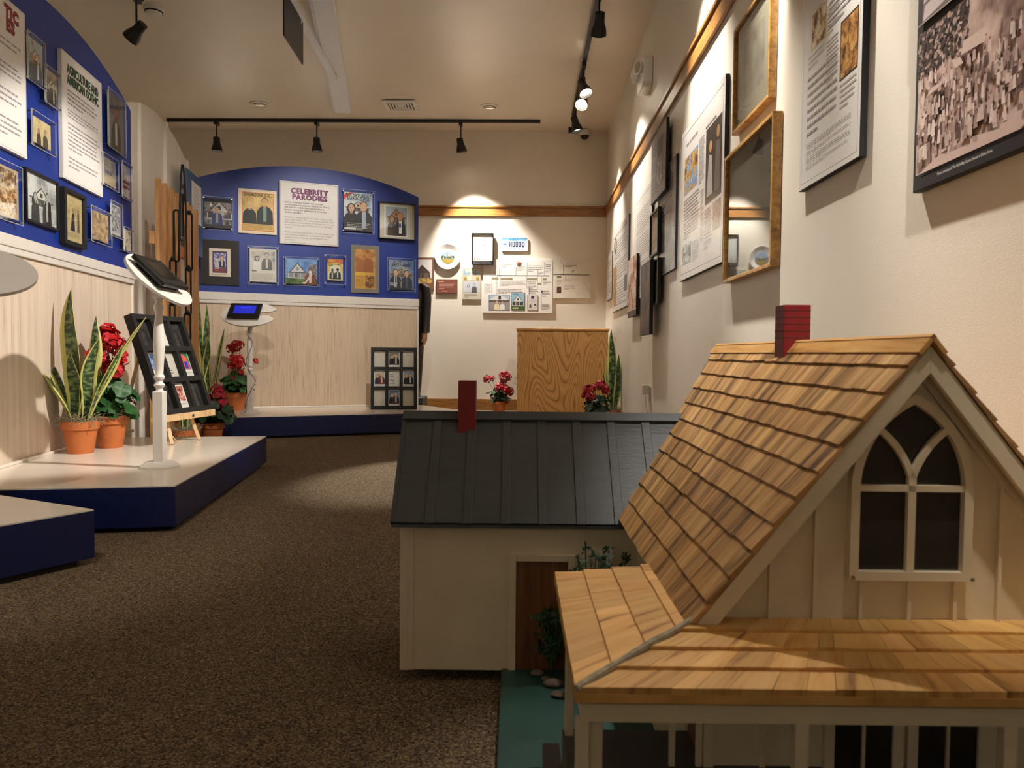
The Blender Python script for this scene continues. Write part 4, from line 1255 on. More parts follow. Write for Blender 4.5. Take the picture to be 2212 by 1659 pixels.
def timeline(w, h, second=False):
    a = Art(w, h, (236, 232, 226) if not second else (226, 220, 206), 48 if second else 47)
    a.up()
    ink, li = (70, 68, 70), (176, 172, 168)
    lx = (lambda x0, y0, x1, y1, t_=.0025, c=ink: a.poly([(x0 - t_ / w, y0), (x0 + t_ / w, y0), (x1 + t_ / w, y1), (x1 - t_ / w, y1)], c))
    if second:
        for q in ((.22, 1, .17, .8), (.17, .8, .20, .72), (.46, .99, .5, .90), (.42, .44, .72, .02), (.42, .44, .62, .60), (.78, .50, .97, .18), (.62, .60, .78, .66), (.66, .14, .8, .24), (.70, .10, .82, .2)):
            lx(*q, .0012, (168, 160, 146))
        a.rect(0, .575, .985, .592, (30, 28, 30)); lx(.28, .58, .27, .88); lx(.29, .58, .29, .24, .0015, (130, 126, 120)); lx(.08, .56, .08, .1, .0015, (130, 126, 120)); lx(.33, .56, .33, .4, .0015)
        a.lines(.31, .76, .68, .90, 4, (110, 104, 98), .4); a.lines(.35, .42, .7, .48, 2, (160, 154, 144), .35); a.lines(.31, .2, .6, .34, 4, (160, 154, 144), .35); a.rect(.1, .50, .22, .55, (130, 122, 96))
        a.lines(.09, .32, .25, .46, 4, (160, 154, 144), .35); a.mosaic(.10, .13, .22, .29, 5, 7, [(30, 24, 28), (90, 60, 50), (150, 110, 90)], 5)
        a.poly([(.50, .63), (.53, .66), (.56, .70), (.54, .71), (.51, .67)], (100, 94, 84))
        return a
    for x0, x1, yb, yt in ((.21, .21, .70, .95), (.235, .235, .70, .84), (.475, .475, .70, .86), (.635, .635, .70, .955), (.79, .79, .70, .82), (.885, .885, .70, .955)):
        lx(x0, yb, x1, yt, .002)
    a.rect(.0, .694, .22, .704, li); a.rect(.2, .690, .95, .706, (24, 22, 24))
    for x, yb in ((.125, .36), (.20, .12), (.25, .5), (.63, .46), (.785, .46), (.845, .56), (.865, .58)):
        lx(x, yb, x, .70, .0018, (110, 106, 104))
    for x0, x1, y0 in ((.13, .225, .625), (.255, .425, .62), (.635, .785, .615), (.865, .915, .615), (.79, .84, .53)):
        a.rect(x0, y0, x1, y0 + .04, (150, 140, 112))
    a.lines(.65, .77, .88, .90, 4, (130, 126, 126), .4); a.lines(.90, .76, .98, .92, 5, (130, 126, 126), .4); a.lines(.80, .71, .875, .78, 3, (130, 126, 126), .4); a.lines(.49, .78, .61, .88, 3, (186, 182, 178), .35); a.lines(.28, .84, .44, .93, 2, (200, 196, 192), .35)
    a.lines(.26, .50, .62, .61, 5, li, .35); a.lines(.02, .36, .12, .55, 7, (206, 202, 198), .35); a.lines(.64, .46, .77, .60, 5, li, .35); a.lines(.21, .36, .60, .46, 4, li, .35); a.lines(.86, .54, .98, .60, 2, li, .35); a.lines(.67, .36, .80, .46, 3, li, .35)
    a.lines(.85, .06, .97, .18, 5, (130, 126, 126), .4); a.lines(.85, .30, .97, .44, 3, li, .35)
    lx(.665, .30, .665, .48, .002); lx(.84, .06, .835, .46, .0018)
    # three small pictures
    a.up().rect(.085, .05, .385, .335, (40, 38, 40)); a.up().rect(.09, .056, .38, .33, (170, 190, 214)); a.up()
    a.poly([(.09, .23), (.38, .23), (.31, .30), (.24, .335), (.16, .30)], (220, 216, 212)); a.rect(.09, .2, .38, .235, (90, 84, 80)); a.rect(.09, .056, .38, .2, (150, 140, 140)); a.rect(.225, .25, .26, .32, (40, 40, 46))
    a.person(.20, .056, .18, SK, (170, 90, 50), (232, 214, 170)); a.person(.28, .056, .17, SK, (90, 64, 50), (232, 230, 226))
    a.up().rect(.41, .05, .605, .385, (34, 50, 30)); a.up().rect(.415, .15, .60, .38, (150, 186, 206)); a.up().rect(.415, .056, .60, .15, (70, 96, 48)); a.house(.505, .13, .17, .2, (226, 224, 216), (120, 124, 122), (60, 66, 60)); a.lines(.43, .07, .59, .11, 1, (226, 220, 180), .7); a.lines(.43, .335, .59, .372, 1, (110, 150, 180), .7)
    a.up().rect(.64, .05, .795, .345, (96, 92, 92)); a.up().rect(.645, .055, .79, .34, (214, 208, 204)); a.up().rect(.695, .265, .74, .32, (52, 46, 62)); a.rect(.74, .14, .77, .17, (40, 36, 40)); a.ell(.685, .13, .016, .04, (96, 92, 92)); a.lines(.66, .2, .78, .25, 3, (160, 154, 152), .35)
    a.up().rect(.84, .385, .86, .42, (70, 66, 66))
    return a
fw('timeline_panel', 'large white timeline panel with three small photos along its foot', 'poster', (1043.5, 560), (1193, 677), 'board', lambda w, h: timeline(w, h), depth=.016, edge='white')
fw('timeline_panel', 'smaller white timeline panel with a faint street map, right of the large one', 'poster', (1195, 557), (1275, 645), 'board', lambda w, h: timeline(w, h, True), depth=.014, edge='white')
p = FAR.hit(1120.5, 569)
t = thing('star_ornament', 'small copper star fixed over the large timeline panel', 'star', (p.x, FARY - .019, p.z))
st = [((.030 if k % 2 == 0 else .013) * 1.15 * math.sin(PI * k / 5), (.030 if k % 2 == 0 else .013) * 1.15 * math.cos(PI * k / 5)) for k in range(10)]
vs = [(x, 0, z) for x, z in st] + [(0, -.014, 0)] + [(x, .001, z) for x, z in st]
MB().add(vs, [(k, (k + 1) % 10, 10) for k in range(10)] + [(k, 11 + k, 11 + (k + 1) % 10, (k + 1) % 10) for k in range(10)] + [tuple(range(20, 10, -1))]).build('star', paint('copper_star', (184, 104, 74), .4, .1, 30, metallic=.4), t)

# ---- right wall, from the far corner towards the camera
def rw(name, label, cat, tl_, br_, kind, art, **k):
    return hang(RIGHT, name, label, cat, tl_, br_, kind, art, **k)
rw('text_panel', 'narrow grey text panel nearest the far corner of the right wall', 'poster', (1312, 554), (1321.5, 644), 'board', art_plain((190, 182, 168), 16, (120, 114, 106), 51), depth=.02)
def a_bust(w, h):
    a = art_plain((214, 208, 202), 24, (150, 144, 142), 52)(w, h)
    a.up().rect(.05, .06, .30, .56, (176, 130, 70)); a.mosaic(.05, .06, .30, .56, 6, 14, [(120, 84, 44), (176, 132, 72), (206, 166, 104)], 5)
    a.up(); a.ell(.18, .82, .10, .10, (110, 96, 84)); a.ell(.18, .83, .05, .06, (196, 160, 130)); a.rect(.78, .18, .95, .36, (110, 104, 104))
    return a
rw('text_panel', 'white text panel with a round portrait, second from the far corner', 'poster', (1325, 507), (1356, 660), 'board', a_bust, depth=.014)
rw('mounted_photo', 'dark-edged reddish portrait panel, low between two white text panels', 'picture', (1358, 563), (1374, 681), 'board', lambda w, h: Art(w, h, (196, 176, 160), 53).mosaic(0, .12, 1, 1, 8, 20, [(120, 70, 50), (176, 120, 90), (206, 180, 160), (220, 200, 190)], 5).rect(0, 0, 1, .1, (70, 50, 44)), depth=.02, off=.018)
rw('text_panel', 'tall white text panel behind the two small black frames', 'poster', (1373.5, 438), (1406, 634), 'board', art_plain((222, 214, 204), 34, (158, 150, 144), 54), depth=.014)
def a_doc(w, h):
    a = art_plain((150, 138, 130), 16, (104, 96, 92), 55)(w, h)
    a.up().rect(.45, .60, .80, .86, (96, 78, 62)); a.mosaic(.35, .18, .85, .52, 8, 8, [(70, 60, 54), (140, 126, 112), (196, 184, 170)], 6)
    return a
rw('text_panel', 'small grey-brown panel with pictures, highest under the oak rail', 'poster', (1408.5, 306), (1438, 407), 'board', a_doc, depth=.02, off=.018)
rw('framed_print', 'small black frame with white mat, upper of the pair beside the tall white panel', 'picture', (1404, 465), (1420, 545), 'frame', art_plain((206, 196, 176), 5, (180, 170, 150), 56, border=False), fw=.014, mw=.0, depth=.025, off=.018)
rw('framed_print', 'small black frame with white mat, lower of the pair beside the tall white panel', 'picture', (1403, 569), (1420, 655), 'frame', art_plain((206, 196, 176), 5, (180, 170, 150), 57, border=False), fw=.014, mw=.0, depth=.025, off=.018)
def a_fog(w, h):
    return Art(w, h, (120, 122, 128), 58).mosaic(0, 0, 1, 1, 10, 24, [(84, 84, 92), (128, 130, 136), (166, 166, 168)], 3).border(w * .04, .004, (96, 94, 98)).lines(.15, .5, .85, .9, 10, (104, 104, 110), .35)
rw('text_panel', 'misty blue-grey text panel left of the large white panel', 'poster', (1427, 378), (1458, 580), 'board', a_fog, depth=.014, mat='gloss')
rw('mounted_photo', 'narrow dark brown panel hanging lowest on the right wall', 'picture', (1385, 575), (1403, 722), 'board', lambda w, h: Art(w, h, (84, 62, 50), 59).mosaic(.08, .1, .92, .96, 6, 20, [(60, 46, 40), (96, 74, 60), (120, 96, 80)], 3), depth=.024, off=.046)
def a_big(w, h):
    a = Art(w, h, (224, 218, 212), 60).border(.03, .004, (110, 104, 108))
    a.lines(.14, .86, .82, .90, 1, (150, 144, 144), .5)
    a.up().rect(.10, .56, .44, .80, (120, 90, 60)); a.mosaic(.10, .56, .44, .80, 12, 16, [(70, 50, 40), (150, 104, 56), (206, 172, 110), (110, 140, 190), (170, 190, 214)], 4)
    a.up().rect(.63, .38, .955, .82, (62, 56, 54)); a.up(); a.poly([(.66, .42), (.78, .42), (.76, .64), (.70, .66)], (176, 170, 168)); a.ell(.73, .70, .03, .035, (206, 150, 96)); a.poly([(.82, .42), (.93, .42), (.92, .68), (.84, .70)], (104, 96, 92)); a.ell(.88, .74, .03, .035, (176, 130, 90))
    a.up().rect(.80, .20, .95, .36, (150, 138, 124)); a.mosaic(.80, .20, .95, .36, 6, 8, [(110, 100, 92), (170, 156, 140)], 4)
    a.mosaic(.08, .10, .30, .23, 8, 7, GREY, 5)
    a.lines(.47, .54, .60, .82, 20, (170, 164, 164), .38); a.lines(.10, .26, .50, .53, 13, (170, 164, 164), .38); a.lines(.53, .16, .60, .50, 20, (170, 164, 164), .38); a.lines(.62, .12, .78, .36, 12, (170, 164, 164), .38); a.lines(.34, .08, .50, .22, 8, (176, 170, 170), .38)
    a.lines(.62, .83, .94, .85, 1, (150, 144, 144), .5)
    return a
rw('text_panel', 'large white text panel with a tall dark portrait, left of the gilt frames', 'poster', (1474, 291), (1561, 566), 'board', a_big, depth=.018, mat='gloss')
def a_wash(w, h):
    return Art(w, h, (138, 130, 114), 61).mosaic(.2, .22, .8, .8, 12, 16, [(96, 90, 80), (120, 112, 100), (136, 128, 114)], 4)
u0, _ = RIGHT.uz(1585, 100, -.03); u1, zb_ = RIGHT.uz(1660, 214, -.03); _, zt = RIGHT.uz(1585, 68, -.03)
hang(RIGHT, 'framed_print', 'gilt-framed faded wash drawing, upper of the two gilt frames', 'picture', None, None, 'frame', a_wash, frame='gold', fw=.015, depth=.03, size=(u0, u1, RIGHT.uz(1585, 290, -.03)[1], zt))
u0, z1_ = RIGHT.uz(1566, 342, -.035); u1, _ = RIGHT.uz(1668, 400, -.035); zb_ = RIGHT.uz(1563, 612, -.035)[1]
def a_under(w, h):
    return Art(w, h, (72, 66, 56), 62).mosaic(0, 0, 1, 1, 10, 14, [(64, 58, 50), (74, 68, 58), (86, 78, 66)], 3)
hang(RIGHT, 'framed_print', 'gilt-framed picture under reflecting glass, lower of the two gilt frames', 'picture', None, None, 'frame', a_under, frame='gold', fw=.015, depth=.035, size=(u0, u1, zb_, z1_))
u0, zb_ = RIGHT.uz(1727, 411, -.018); u1, zb2 = RIGHT.uz(1858, 343, -.018)
zb_ = (zb_ + zb2) / 2
TU0, TZ0 = u0, zb_
def a_tall(w, h):
    a = Art(w, h, (232, 228, 222), 63).border(.035, .003, (120, 116, 114))
    def q(px, py):
        u, z = RIGHT.uz(px, py, -.018)
        return ((u - TU0) / w, (z - TZ0) / h)
    xa, yt = q(1819, 55)[0], q(1855, 17)[1]; xb, yb = q(1855, 17)[0], q(1814, 176)[1]
    a.up().rect(xa - .012, yb - .006, xb + .012, yt + .006, (60, 38, 36)); a.mosaic(xa, yb, xb, yt, 18, 30, [(60, 36, 22), (130, 86, 44), (186, 136, 74), (214, 170, 104)], 5, 1.4, 4)
    xc, yc = q(1757, 25)[0], q(1788, 1)[1]; xd, yd = q(1786, 1)[0], q(1749, 116)[1]
    a.up().rect(xc - .012, yd - .005, xd + .012, yc + .005, (206, 180, 140)); a.mosaic(xc, yd, xd, yc, 16, 20, [(70, 46, 30), (150, 110, 70), (226, 204, 164), (244, 232, 206)], 4, 1.8, 4)
    tx = (158, 152, 150)
    mid = (xd + .03, xa - .03)
    a.lines(mid[0], yb + .02, mid[1], yt + .10, 20, tx, .34, gap=(9,))
    a.lines(.13, yd - .06, xd, yd - .012, 3, (196, 190, 186), .34)
    a.lines(.13, yb - .10, mid[1], yd - .075, 8, tx, .34)
    a.lines(xa, yb - .09, xb, yb - .012, 5, (180, 174, 170), .34)
    a.lines(.13, .055, .9, yb - .115, 13, tx, .34, gap=(4, 7, 11))
    a.lines(xa - .2, yt + .02, .93, yt + .16, 8, tx, .34)
    return a
hang(RIGHT, 'text_panel', 'tall white text panel with two old brown photos, right of the gilt frames', 'poster', None, None, 'board', a_tall, depth=.018, mat='gloss', size=(u0, u1, zb_, zb_ + .98))
u0, zb_ = RIGHT.uz(1973, 418, -.018); u1 = u0 + 1.02
CH = .76
def a_crowd(w, h):
    a = Art(w, h, (30, 26, 28), 64)
    def q(zx, zy):                             # a point of the photo enlarged 3.607 times from (1660, 0)
        u, z = RIGHT.uz(1660 + zx / 3.607, zy / 3.607, -.018)
        return ((u - u0) / w, (z - zb_) / h)
    x0, y0, x1, y1 = .012, .048, .985, .455
    a.up().rect(x0 - .0025, y0 - .003, x1 + .0025, y1 + .003, (206, 190, 176))
    a.mosaic(x0, y0, x1, y1, 150, 80, [(70, 52, 46), (128, 102, 92), (184, 154, 142), (212, 184, 172), (226, 202, 192)], 10, 1.3, 4)
    r_ = random.Random(5)
    a.up()
    for k in range(420):                       # trees along the far side
        px_, py_ = r_.uniform(x0, .20), y1 - .125 * r_.random() ** 1.5 - .005
        a.ell(px_, py_, r_.uniform(.003, .008), r_.uniform(.004, .011), r_.choice([(44, 30, 26), (60, 44, 38), (84, 62, 54), (176, 148, 136)]), 6)
    a.up()
    a.poly([q(1172, 1375), q(1440, 1120), q(1985, 960), q(1985, 1010)], (206, 178, 168))
    a.poly([(.30, y0), (x1, y0), (x1, y0 + .08), (.33, y0 + .05)], (206, 178, 168))
    a.poly([q(1690, 570), q(1790, 540), q(1795, 880), q(1650, 960)], (186, 156, 144))
    a.up()
    for k in range(560):                       # people in the street: a hat, a pale dress or a dark suit
        px_, py_ = r_.uniform(x0 + .006, x1 - .02), y0 + .028 + r_.random() ** 1.2 * .23
        hh = .046 * (1.12 - (py_ - y0) * 1.4) * r_.uniform(.8, 1.15); ww = hh * h / w * r_.uniform(.14, .24)
        c = r_.choice([(228, 206, 196), (216, 192, 180), (120, 92, 84), (88, 66, 60), (196, 168, 156), (206, 182, 170), (170, 138, 126), (222, 198, 188)])
        a.poly([(px_ - ww, py_), (px_ + ww, py_), (px_ + ww * .6, py_ + hh * .72), (px_ - ww * .6, py_ + hh * .72)], c)
        a.ell(px_, py_ + hh * .82, ww * .55, hh * .11, r_.choice([(150, 112, 98), (222, 202, 190), (84, 62, 56)]), 7)
    a.up()
    for pts in (((1545, 330), (1725, 215), (1715, 330), (1525, 440)), ((1300, 690), (1385, 640), (1370, 670), (1250, 770)), ((1450, 480), (1520, 455), (1545, 500), (1480, 540))):
        a.poly([q(*e) for e in pts], (220, 194, 180))
    # second photo above: a pale porch
    a.up().rect(x0 - .0025, .478, x1 + .0025, .955, (206, 190, 176)); a.up().rect(x0, .481, x1, .951, (120, 106, 104))
    a.up(); a.poly([(x0, .481), (.03, .481), (.07, .951), (x0, .951)], (56, 46, 44))
    for k in range(6):
        a.poly([(.034, .484 + .05 * k), (x1, .60 + .06 * k), (x1, .648 + .06 * k), (.040, .525 + .05 * k)], (212, 194, 190))
    a.up(); a.text('Photo courtesy of The McHaffey Opera House of Eldon, Iowa', .112, .016, .0085, (206, 202, 196), 'L', .02, maxw=.19)
    return a
hang(RIGHT, 'mounted_photo', 'large black panel with a sepia photo of a street crowd, at the upper right corner', 'picture', None, None, 'board', a_crowd, depth=.018, size=(u0, u1, zb_, zb_ + CH))
# ------------------------------------------------------------------ palette stands with tablets
def palette_outline(L, Wd, n=64):
    """painter's palette seen from above: an oval with a thumb bay cut in at one end"""
    pts = []
    for k in range(n):
        a = 2 * PI * k / n
        x, y = L / 2 * math.cos(a), Wd / 2 * math.sin(a)
        pts.append((x, y))
    out = []
    for x, y in pts:
        if x > L * .40 and abs(y) < Wd * .17:
            continue
        out.append((x, y))
    # bay: inserted where the outline was cut (at angle 0)
    up_ = [p for p in out if p[1] >= 0]; dn = [p for p in out if p[1] < 0]
    up_.sort(key=lambda p: math.atan2(p[1] / Wd, p[0] / L)); dn.sort(key=lambda p: math.atan2(p[1] / Wd, p[0] / L))
    bay = [(L * .42, -Wd * .15), (L * .36, -Wd * .06), (L * .24, -Wd * .03), (L * .16, -Wd * .13), (L * .12, -Wd * .06), (L * .14, Wd * .05), (L * .22, Wd * .09), (L * .34, Wd * .10), (L * .41, Wd * .15)]
    return dn + bay + up_

def palette_stand(loc, face, tilt, label, screen=True, cord=True, post=0.72, flip=1):
    """face = direction the visitor stands in (radians); the board tilts down towards the visitor"""
    t = thing('palette_stand', label, 'tablet stand', loc, face + PI / 2)      # local -y faces the visitor
    MB().lathe([(0.0, 0), (0.074, 0), (0.076, 0.010), (0.070, 0.014), (0.058, 0.024), (0.052, 0.027), (0, 0.027)], 36).build('foot', M['white'], t)
    h = post
    MB().box(-.021, .021, -.021, .021, .026, h * .42).build('square_post', M['white'], t, bevel=0.003)
    q = [(.020, .42), (.014, .425), (.013, .435), (.021, .45), (.022, .455), (.013, .47), (.0125, .475), (.020, .49), (.021, .50), (.015, .515), (.017, .56), (.022, .64), (.023, .68), (.021, .74), (.016, .80), (.013, .84), (.019, .87), (.0195, .885), (.013, .90), (.0125, .91), (.020, .93)]
    MB().lathe([(r, z * h) for r, z in q], 28).build('turned_spindle', M['white'], t)
    MB().box(-.021, .021, -.021, .021, .93 * h - .002, h + .012).build('top_block', M['white'], t, bevel=0.003)
    mm = Matrix.Translation((0, 0, h + .012)) @ Matrix.Rotation(tilt, 4, 'X')
    b = MB(); b.slab([(flip * x, y) for x, y in palette_outline(.42, .275)][::flip], 0, .012, M=mm)
    pal = b.build('palette_board', M['white'], t, bevel=0.001)
    tm = mm @ Matrix.Translation((-.03, .005, .014)) @ Matrix.Rotation(R(-3), 4, 'X')
    tab = MB().box(-.117, .117, -.082, .082, .016, .036, M=tm).build('tablet', M['black'], t, bevel=0.004)
    MB().prism([(-.085, 0), (.085, 0), (.105, .018), (-.105, .018)], -.06, .06, M=mm @ Matrix.Translation((-.03, .005, .0118))).build('tablet_holder', M['blackmat'], t)
    if screen:
        MB().box(-.080, .080, -.050, .050, .0362, .0368, M=tm).build('screen', M['screen'], tab, label='blue lit screen')
        MB().slab([(-.04, .022), (-.024, .034), (-.004, .026), (.006, .036), (.024, .034), (.038, .024), (.01, .014), (-.012, .014)], .0369, .0371, M=tm).build('screen_picture', M['screenshape'], tab)
    else:
        MB().box(-.080, .080, -.050, .050, .0362, .0368, M=tm).build('screen', M['dome'], tab)
    if cord:
        pts = [(.07, -.02, h - .03), (.05, -.022, h - .07), (.0, -.028, h - .09), (-.02, -.02, h * .82), (.016, -.026, h * .76), (.02, -.026, h * .70), (-.018, -.026, h * .58), (-.022, -.024, h * .52), (.0, -.026, h * .44), (.040, -.03, h * .36), (.045, -.03, h * .33), (.012, -.034, h * .24), (-.022, -.03, h * .14), (-.02, -.06, .03), (-.03, -.075, .006)]
        # smooth it
        sm = []
        for i in range(len(pts) - 1):
            p0, p1 = Vector(pts[max(i - 1, 0)]), Vector(pts[i]); p2, p3 = Vector(pts[i + 1]), Vector(pts[min(i + 2, len(pts) - 1)])
            for k in range(5):
                u = k / 5
                sm.append(.5 * ((2 * p1) + (p2 - p0) * u + (2 * p0 - 5 * p1 + 4 * p2 - p3) * u * u + (3 * p1 - p0 - 3 * p2 + p3) * u ** 3))
        sm.append(Vector(pts[-1]))
        MB().tube(sm, .0026, 6).build('cord', M['cable'], t)
    return t
p = at_z(341, 1012, DECK)
palette_stand((p.x, p.y + .02, DECK), R(2), R(46), 'white palette stand in front of the easel frame, tablet seen from the side', screen=False, cord=False, post=.745)
p = at_z(541, 893, DECK)
palette_stand((p.x, p.y, DECK), R(-84), R(43), 'white palette stand with a blue lit tablet screen before the celebrity wall', post=.742)
p = at_z(-92, 1112, DECK)
palette_stand((p.x, p.y, DECK), R(-46), R(38), 'white palette stand cut off by the left edge of the photo', screen=False, cord=False, post=.69, flip=-1)

# ------------------------------------------------------------------ nine-window display frames and the easel
def window_frame(name, label, loc, rot, lean, cards, w=.40, h=.53, d=.035):
    t = thing(name, label, 'picture frame', loc, rot)
    mm = Matrix.Rotation(-lean, 4, 'X')
    b = .026
    cw, ch = (w - 4 * b) / 3, (h - 4 * b) / 3
    f = MB()
    for k in range(4):
        x = -w / 2 + k * (cw + b)
        f.box(x, x + b, -d, 0, 0, h, M=mm)
        z = k * (ch + b)
        for j in range(3):
            x = -w / 2 + b + j * (cw + b)
            f.box(x, x + cw, -d, 0, z, z + b, M=mm)
    f.build('frame', M['blackmat'], t)
    MB().box(-w / 2 + .004, w / 2 - .004, -.004, .002, .004, h - .004, M=mm).build('backing', M['blackmat'], t)
    for r_ in range(3):
        for c_ in range(3):
            art, lab = cards[r_][c_]
            x = -w / 2 + b + c_ * (cw + b); z = h - b - ch - r_ * (ch + b)
            a = art(cw - .002, ch - .002)
            o = a.build('card', t, None, 'gloss', label=lab)
            o.matrix_local = mm @ Matrix.Translation((x + .001, -.016, z + .001))
    return t

def c_blank(w, h):
    return Art(w, h, (204, 198, 182), 71).mosaic(0, 0, 1, 1, 6, 8, [(196, 190, 174), (210, 204, 190)], 3)
def c_dark(w, h):
    return Art(w, h, (48, 46, 46), 72).mosaic(0, 0, 1, 1, 6, 10, [(34, 32, 33), (54, 52, 52), (70, 66, 66)], 3)
def c_text(w, h):
    a = Art(w, h, (214, 210, 198), 73)
    a.up()
    for t_, y in (('American', .72), ('Gothic', .60), ('inspires', .36), ('the', .27), ('world', .16)):
        a.lines(.12 if len(t_) > 4 else .38, y, .88 if len(t_) > 4 else .62, y + .065, 1, (110, 108, 104), .7)
    return a
def c_people(coats, bg, seed, hairs=((120, 80, 40), (170, 150, 110)), sk=(SK, SK)):
    def f(w, h):
        a = Art(w, h, (224, 222, 216), seed)
        a.up().rect(.07, .14, .93, .93, bg); a.house(.5, .55, .6, .26, (206, 190, 160), (140, 110, 80), (120, 96, 80))
        a.person(.33, .14, .64, sk[0], hairs[0], coats[0]); a.person(.68, .14, .70, sk[1], hairs[1], coats[1], (214, 206, 196))
        a.lines(.2, .05, .8, .09, 1, (170, 166, 160), .6)
        return a
    return f
cards3 = [[(c_blank, 'blank grey card'), (c_people(((34, 32, 34), (30, 30, 34)), (120, 120, 110), 74), 'card of two figures in black'), (c_blank, 'blank grey card')],
          [(c_people(((50, 54, 76), (110, 40, 40)), (190, 186, 176), 75, ((40, 30, 30), (214, 200, 170))), 'card of two figures, one in red'), (c_text, 'card with lettering'), (c_people(((36, 32, 34), (34, 34, 38)), (150, 176, 196), 76, ((206, 190, 160), (60, 30, 30))), 'card of two figures under a pale sky')],
          [(c_blank, 'blank grey card'), (c_people(((44, 40, 44), (42, 44, 54)), (84, 130, 180), 77, ((196, 150, 80), (190, 160, 110))), 'card of two figures under a blue sky'), (c_blank, 'blank grey card')]]
fx, _ = P3.uz(851, 884)
pp = at_z(851, 884, DECK)
loc = P3.Mi @ pp
lean3 = R(9)
window_frame('photo_collage', 'black nine-window frame leaning on the pale wood at the right end of the celebrity wall', (pp.x, pp.y, DECK), P3.rot + R(-14), lean3, cards3, w=.385, h=.52)
def c_pink(w, h):
    a = Art(w, h, (230, 226, 220), 78)
    a.up().rect(.04, .32, .96, .97, (60, 140, 90)); a.up(); a.poly([(.1, .34), (.9, .34), (.8, .8), (.5, .96), (.2, .8)], (222, 84, 130)); a.up(); a.poly([(.5, .36), (.75, .36), (.75, .64), (.5, .64)], (44, 70, 190)); a.poly([(.5, .64), (.78, .64), (.7, .84), (.52, .84)], (222, 110, 50)); a.poly([(.2, .36), (.44, .36), (.42, .7), (.24, .7)], (206, 60, 120))
    a.lines(.1, .12, .9, .22, 2, (170, 166, 160), .5)
    return a
def c_red(w, h):
    a = Art(w, h, (232, 230, 224), 79)
    a.mosaic(.08, .30, .92, .88, 9, 10, [(52, 44, 50), (190, 90, 74), (226, 180, 160), (236, 232, 226)], 5)
    a.lines(.1, .12, .9, .22, 2, (170, 166, 160), .5)
    return a
def c_white(w, h):
    return Art(w, h, (236, 232, 224), 80).lines(.1, .3, .6, .8, 6, (226, 222, 214), .4)
def c_sky(w, h):
    a = Art(w, h, (228, 226, 222), 81)
    a.mosaic(.08, .32, .92, .94, 8, 8, [(40, 40, 50), (110, 140, 190), (160, 190, 226)], 3)
    return a
cards1 = [[(c_dark, 'dark card with a sheen'), (c_white, 'white card'), (c_dark, 'dark card with a sheen')],
          [(c_sky, 'card with a blue sky picture'), (c_text, 'card with lettering'), (c_pink, 'card with a pink and blue picture')],
          [(c_dark, 'dark card with a sheen'), (c_red, 'card with a red and white picture'), (c_dark, 'dark card with a sheen')]]
# easel: a three-legged table easel on the left platform; the frame stands on its tray
EA, EB = at_z(363, 961, DECK), at_z(436, 951, DECK)
em = (EA + EB) / 2
ed = math.atan2(1.0, .16)
TRZ = .125
t = thing('table_easel', 'small pale wooden table easel on the left platform holding the black frame', 'easel', (em.x, em.y, DECK), ed)
EF = Fr(em.x, em.y, ed)
for sx in (-1, 1):
    MB().tube([(sx * .120, -.004, 0.004), (sx * .04, .20, .62)], .012, 4).build('leg', M['pine'], t)
MB().box(-.035, .035, .195, .22, .60, .655).build('head_block', M['pine'], t, bevel=.003)
bl = EF.Mi @ at_z(256, 949, DECK)
MB().tube([(bl.x, bl.y, 0.004), (0, .21, .63)], .011, 4).build('rear_leg', M['pine'], t)
MB().box(-.235, .235, -.022, .034, TRZ, TRZ + .020).build('tray', M['pine'], t, bevel=.002)
MB().box(-.235, .235, -.030, -.022, TRZ, TRZ + .034).build('tray_lip', M['pine'], t, bevel=.002)
MB().lathe([(0, 0), (.008, .001), (.008, .006), (0, .007)], 12, M=Matrix.Translation((.02, -.030, TRZ + .016)) @ Matrix.Rotation(R(90), 4, 'X')).build('screw', M['steel'], t)
MB().tube([(-.02, .10, TRZ + .01), (-.02, .09, .06), (-.02, .03, .003)], .0022, 6).tube([(-.02, .03, .003), (.0, .02, .003)], .002, 6).build('cord', M['pine'], t)
pl = EF.w(.0, .014, 0)
window_frame('photo_collage', 'black nine-window frame standing on the small easel beside the palette stand', (pl.x, pl.y, DECK + TRZ + .0215), ed, R(19.5), cards1, w=.43, h=.53, d=.045)

# ------------------------------------------------------------------ plants
def pot(t, r, h, mat='terra', fill='soil'):
    MB().lathe([(0, 0), (r * .66, 0), (r * .68, .004), (r * .90, h * .74), (r, h * .745), (r * 1.02, h * .99), (r * .99, h), (r * .92, h), (r * .90, h * .9), (0, h * .9)], 40, cap=False).build('pot', M[mat], t)
    MB().lathe([(0, h * .93), (r * .5, h * .95), (r * .9, h * .90)], 24, cap=False).build('soil', M['soil'], t)

def mossbed(t, r, h, n=170, seed=1):
    rg = random.Random(seed)
    m = MB()
    for k in range(n):
        a, q = rg.uniform(0, 2 * PI), r * math.sqrt(rg.random()) * 1.06
        p0 = Vector((q * math.cos(a), q * math.sin(a), h + rg.uniform(-.004, .012)))
        pts = [p0]
        d = Vector((rg.uniform(-1, 1), rg.uniform(-1, 1), rg.uniform(-.2, .7))).normalized()
        for i in range(5):
            d = (d + Vector((rg.uniform(-1, 1), rg.uniform(-1, 1), rg.uniform(-.8, .6))) * .8).normalized()
            pts.append(pts[-1] + d * .011)
        m.tube(pts, .0013, 4)
    o = m.build('moss', M['moss'], t)
    o['kind'] = 'stuff'

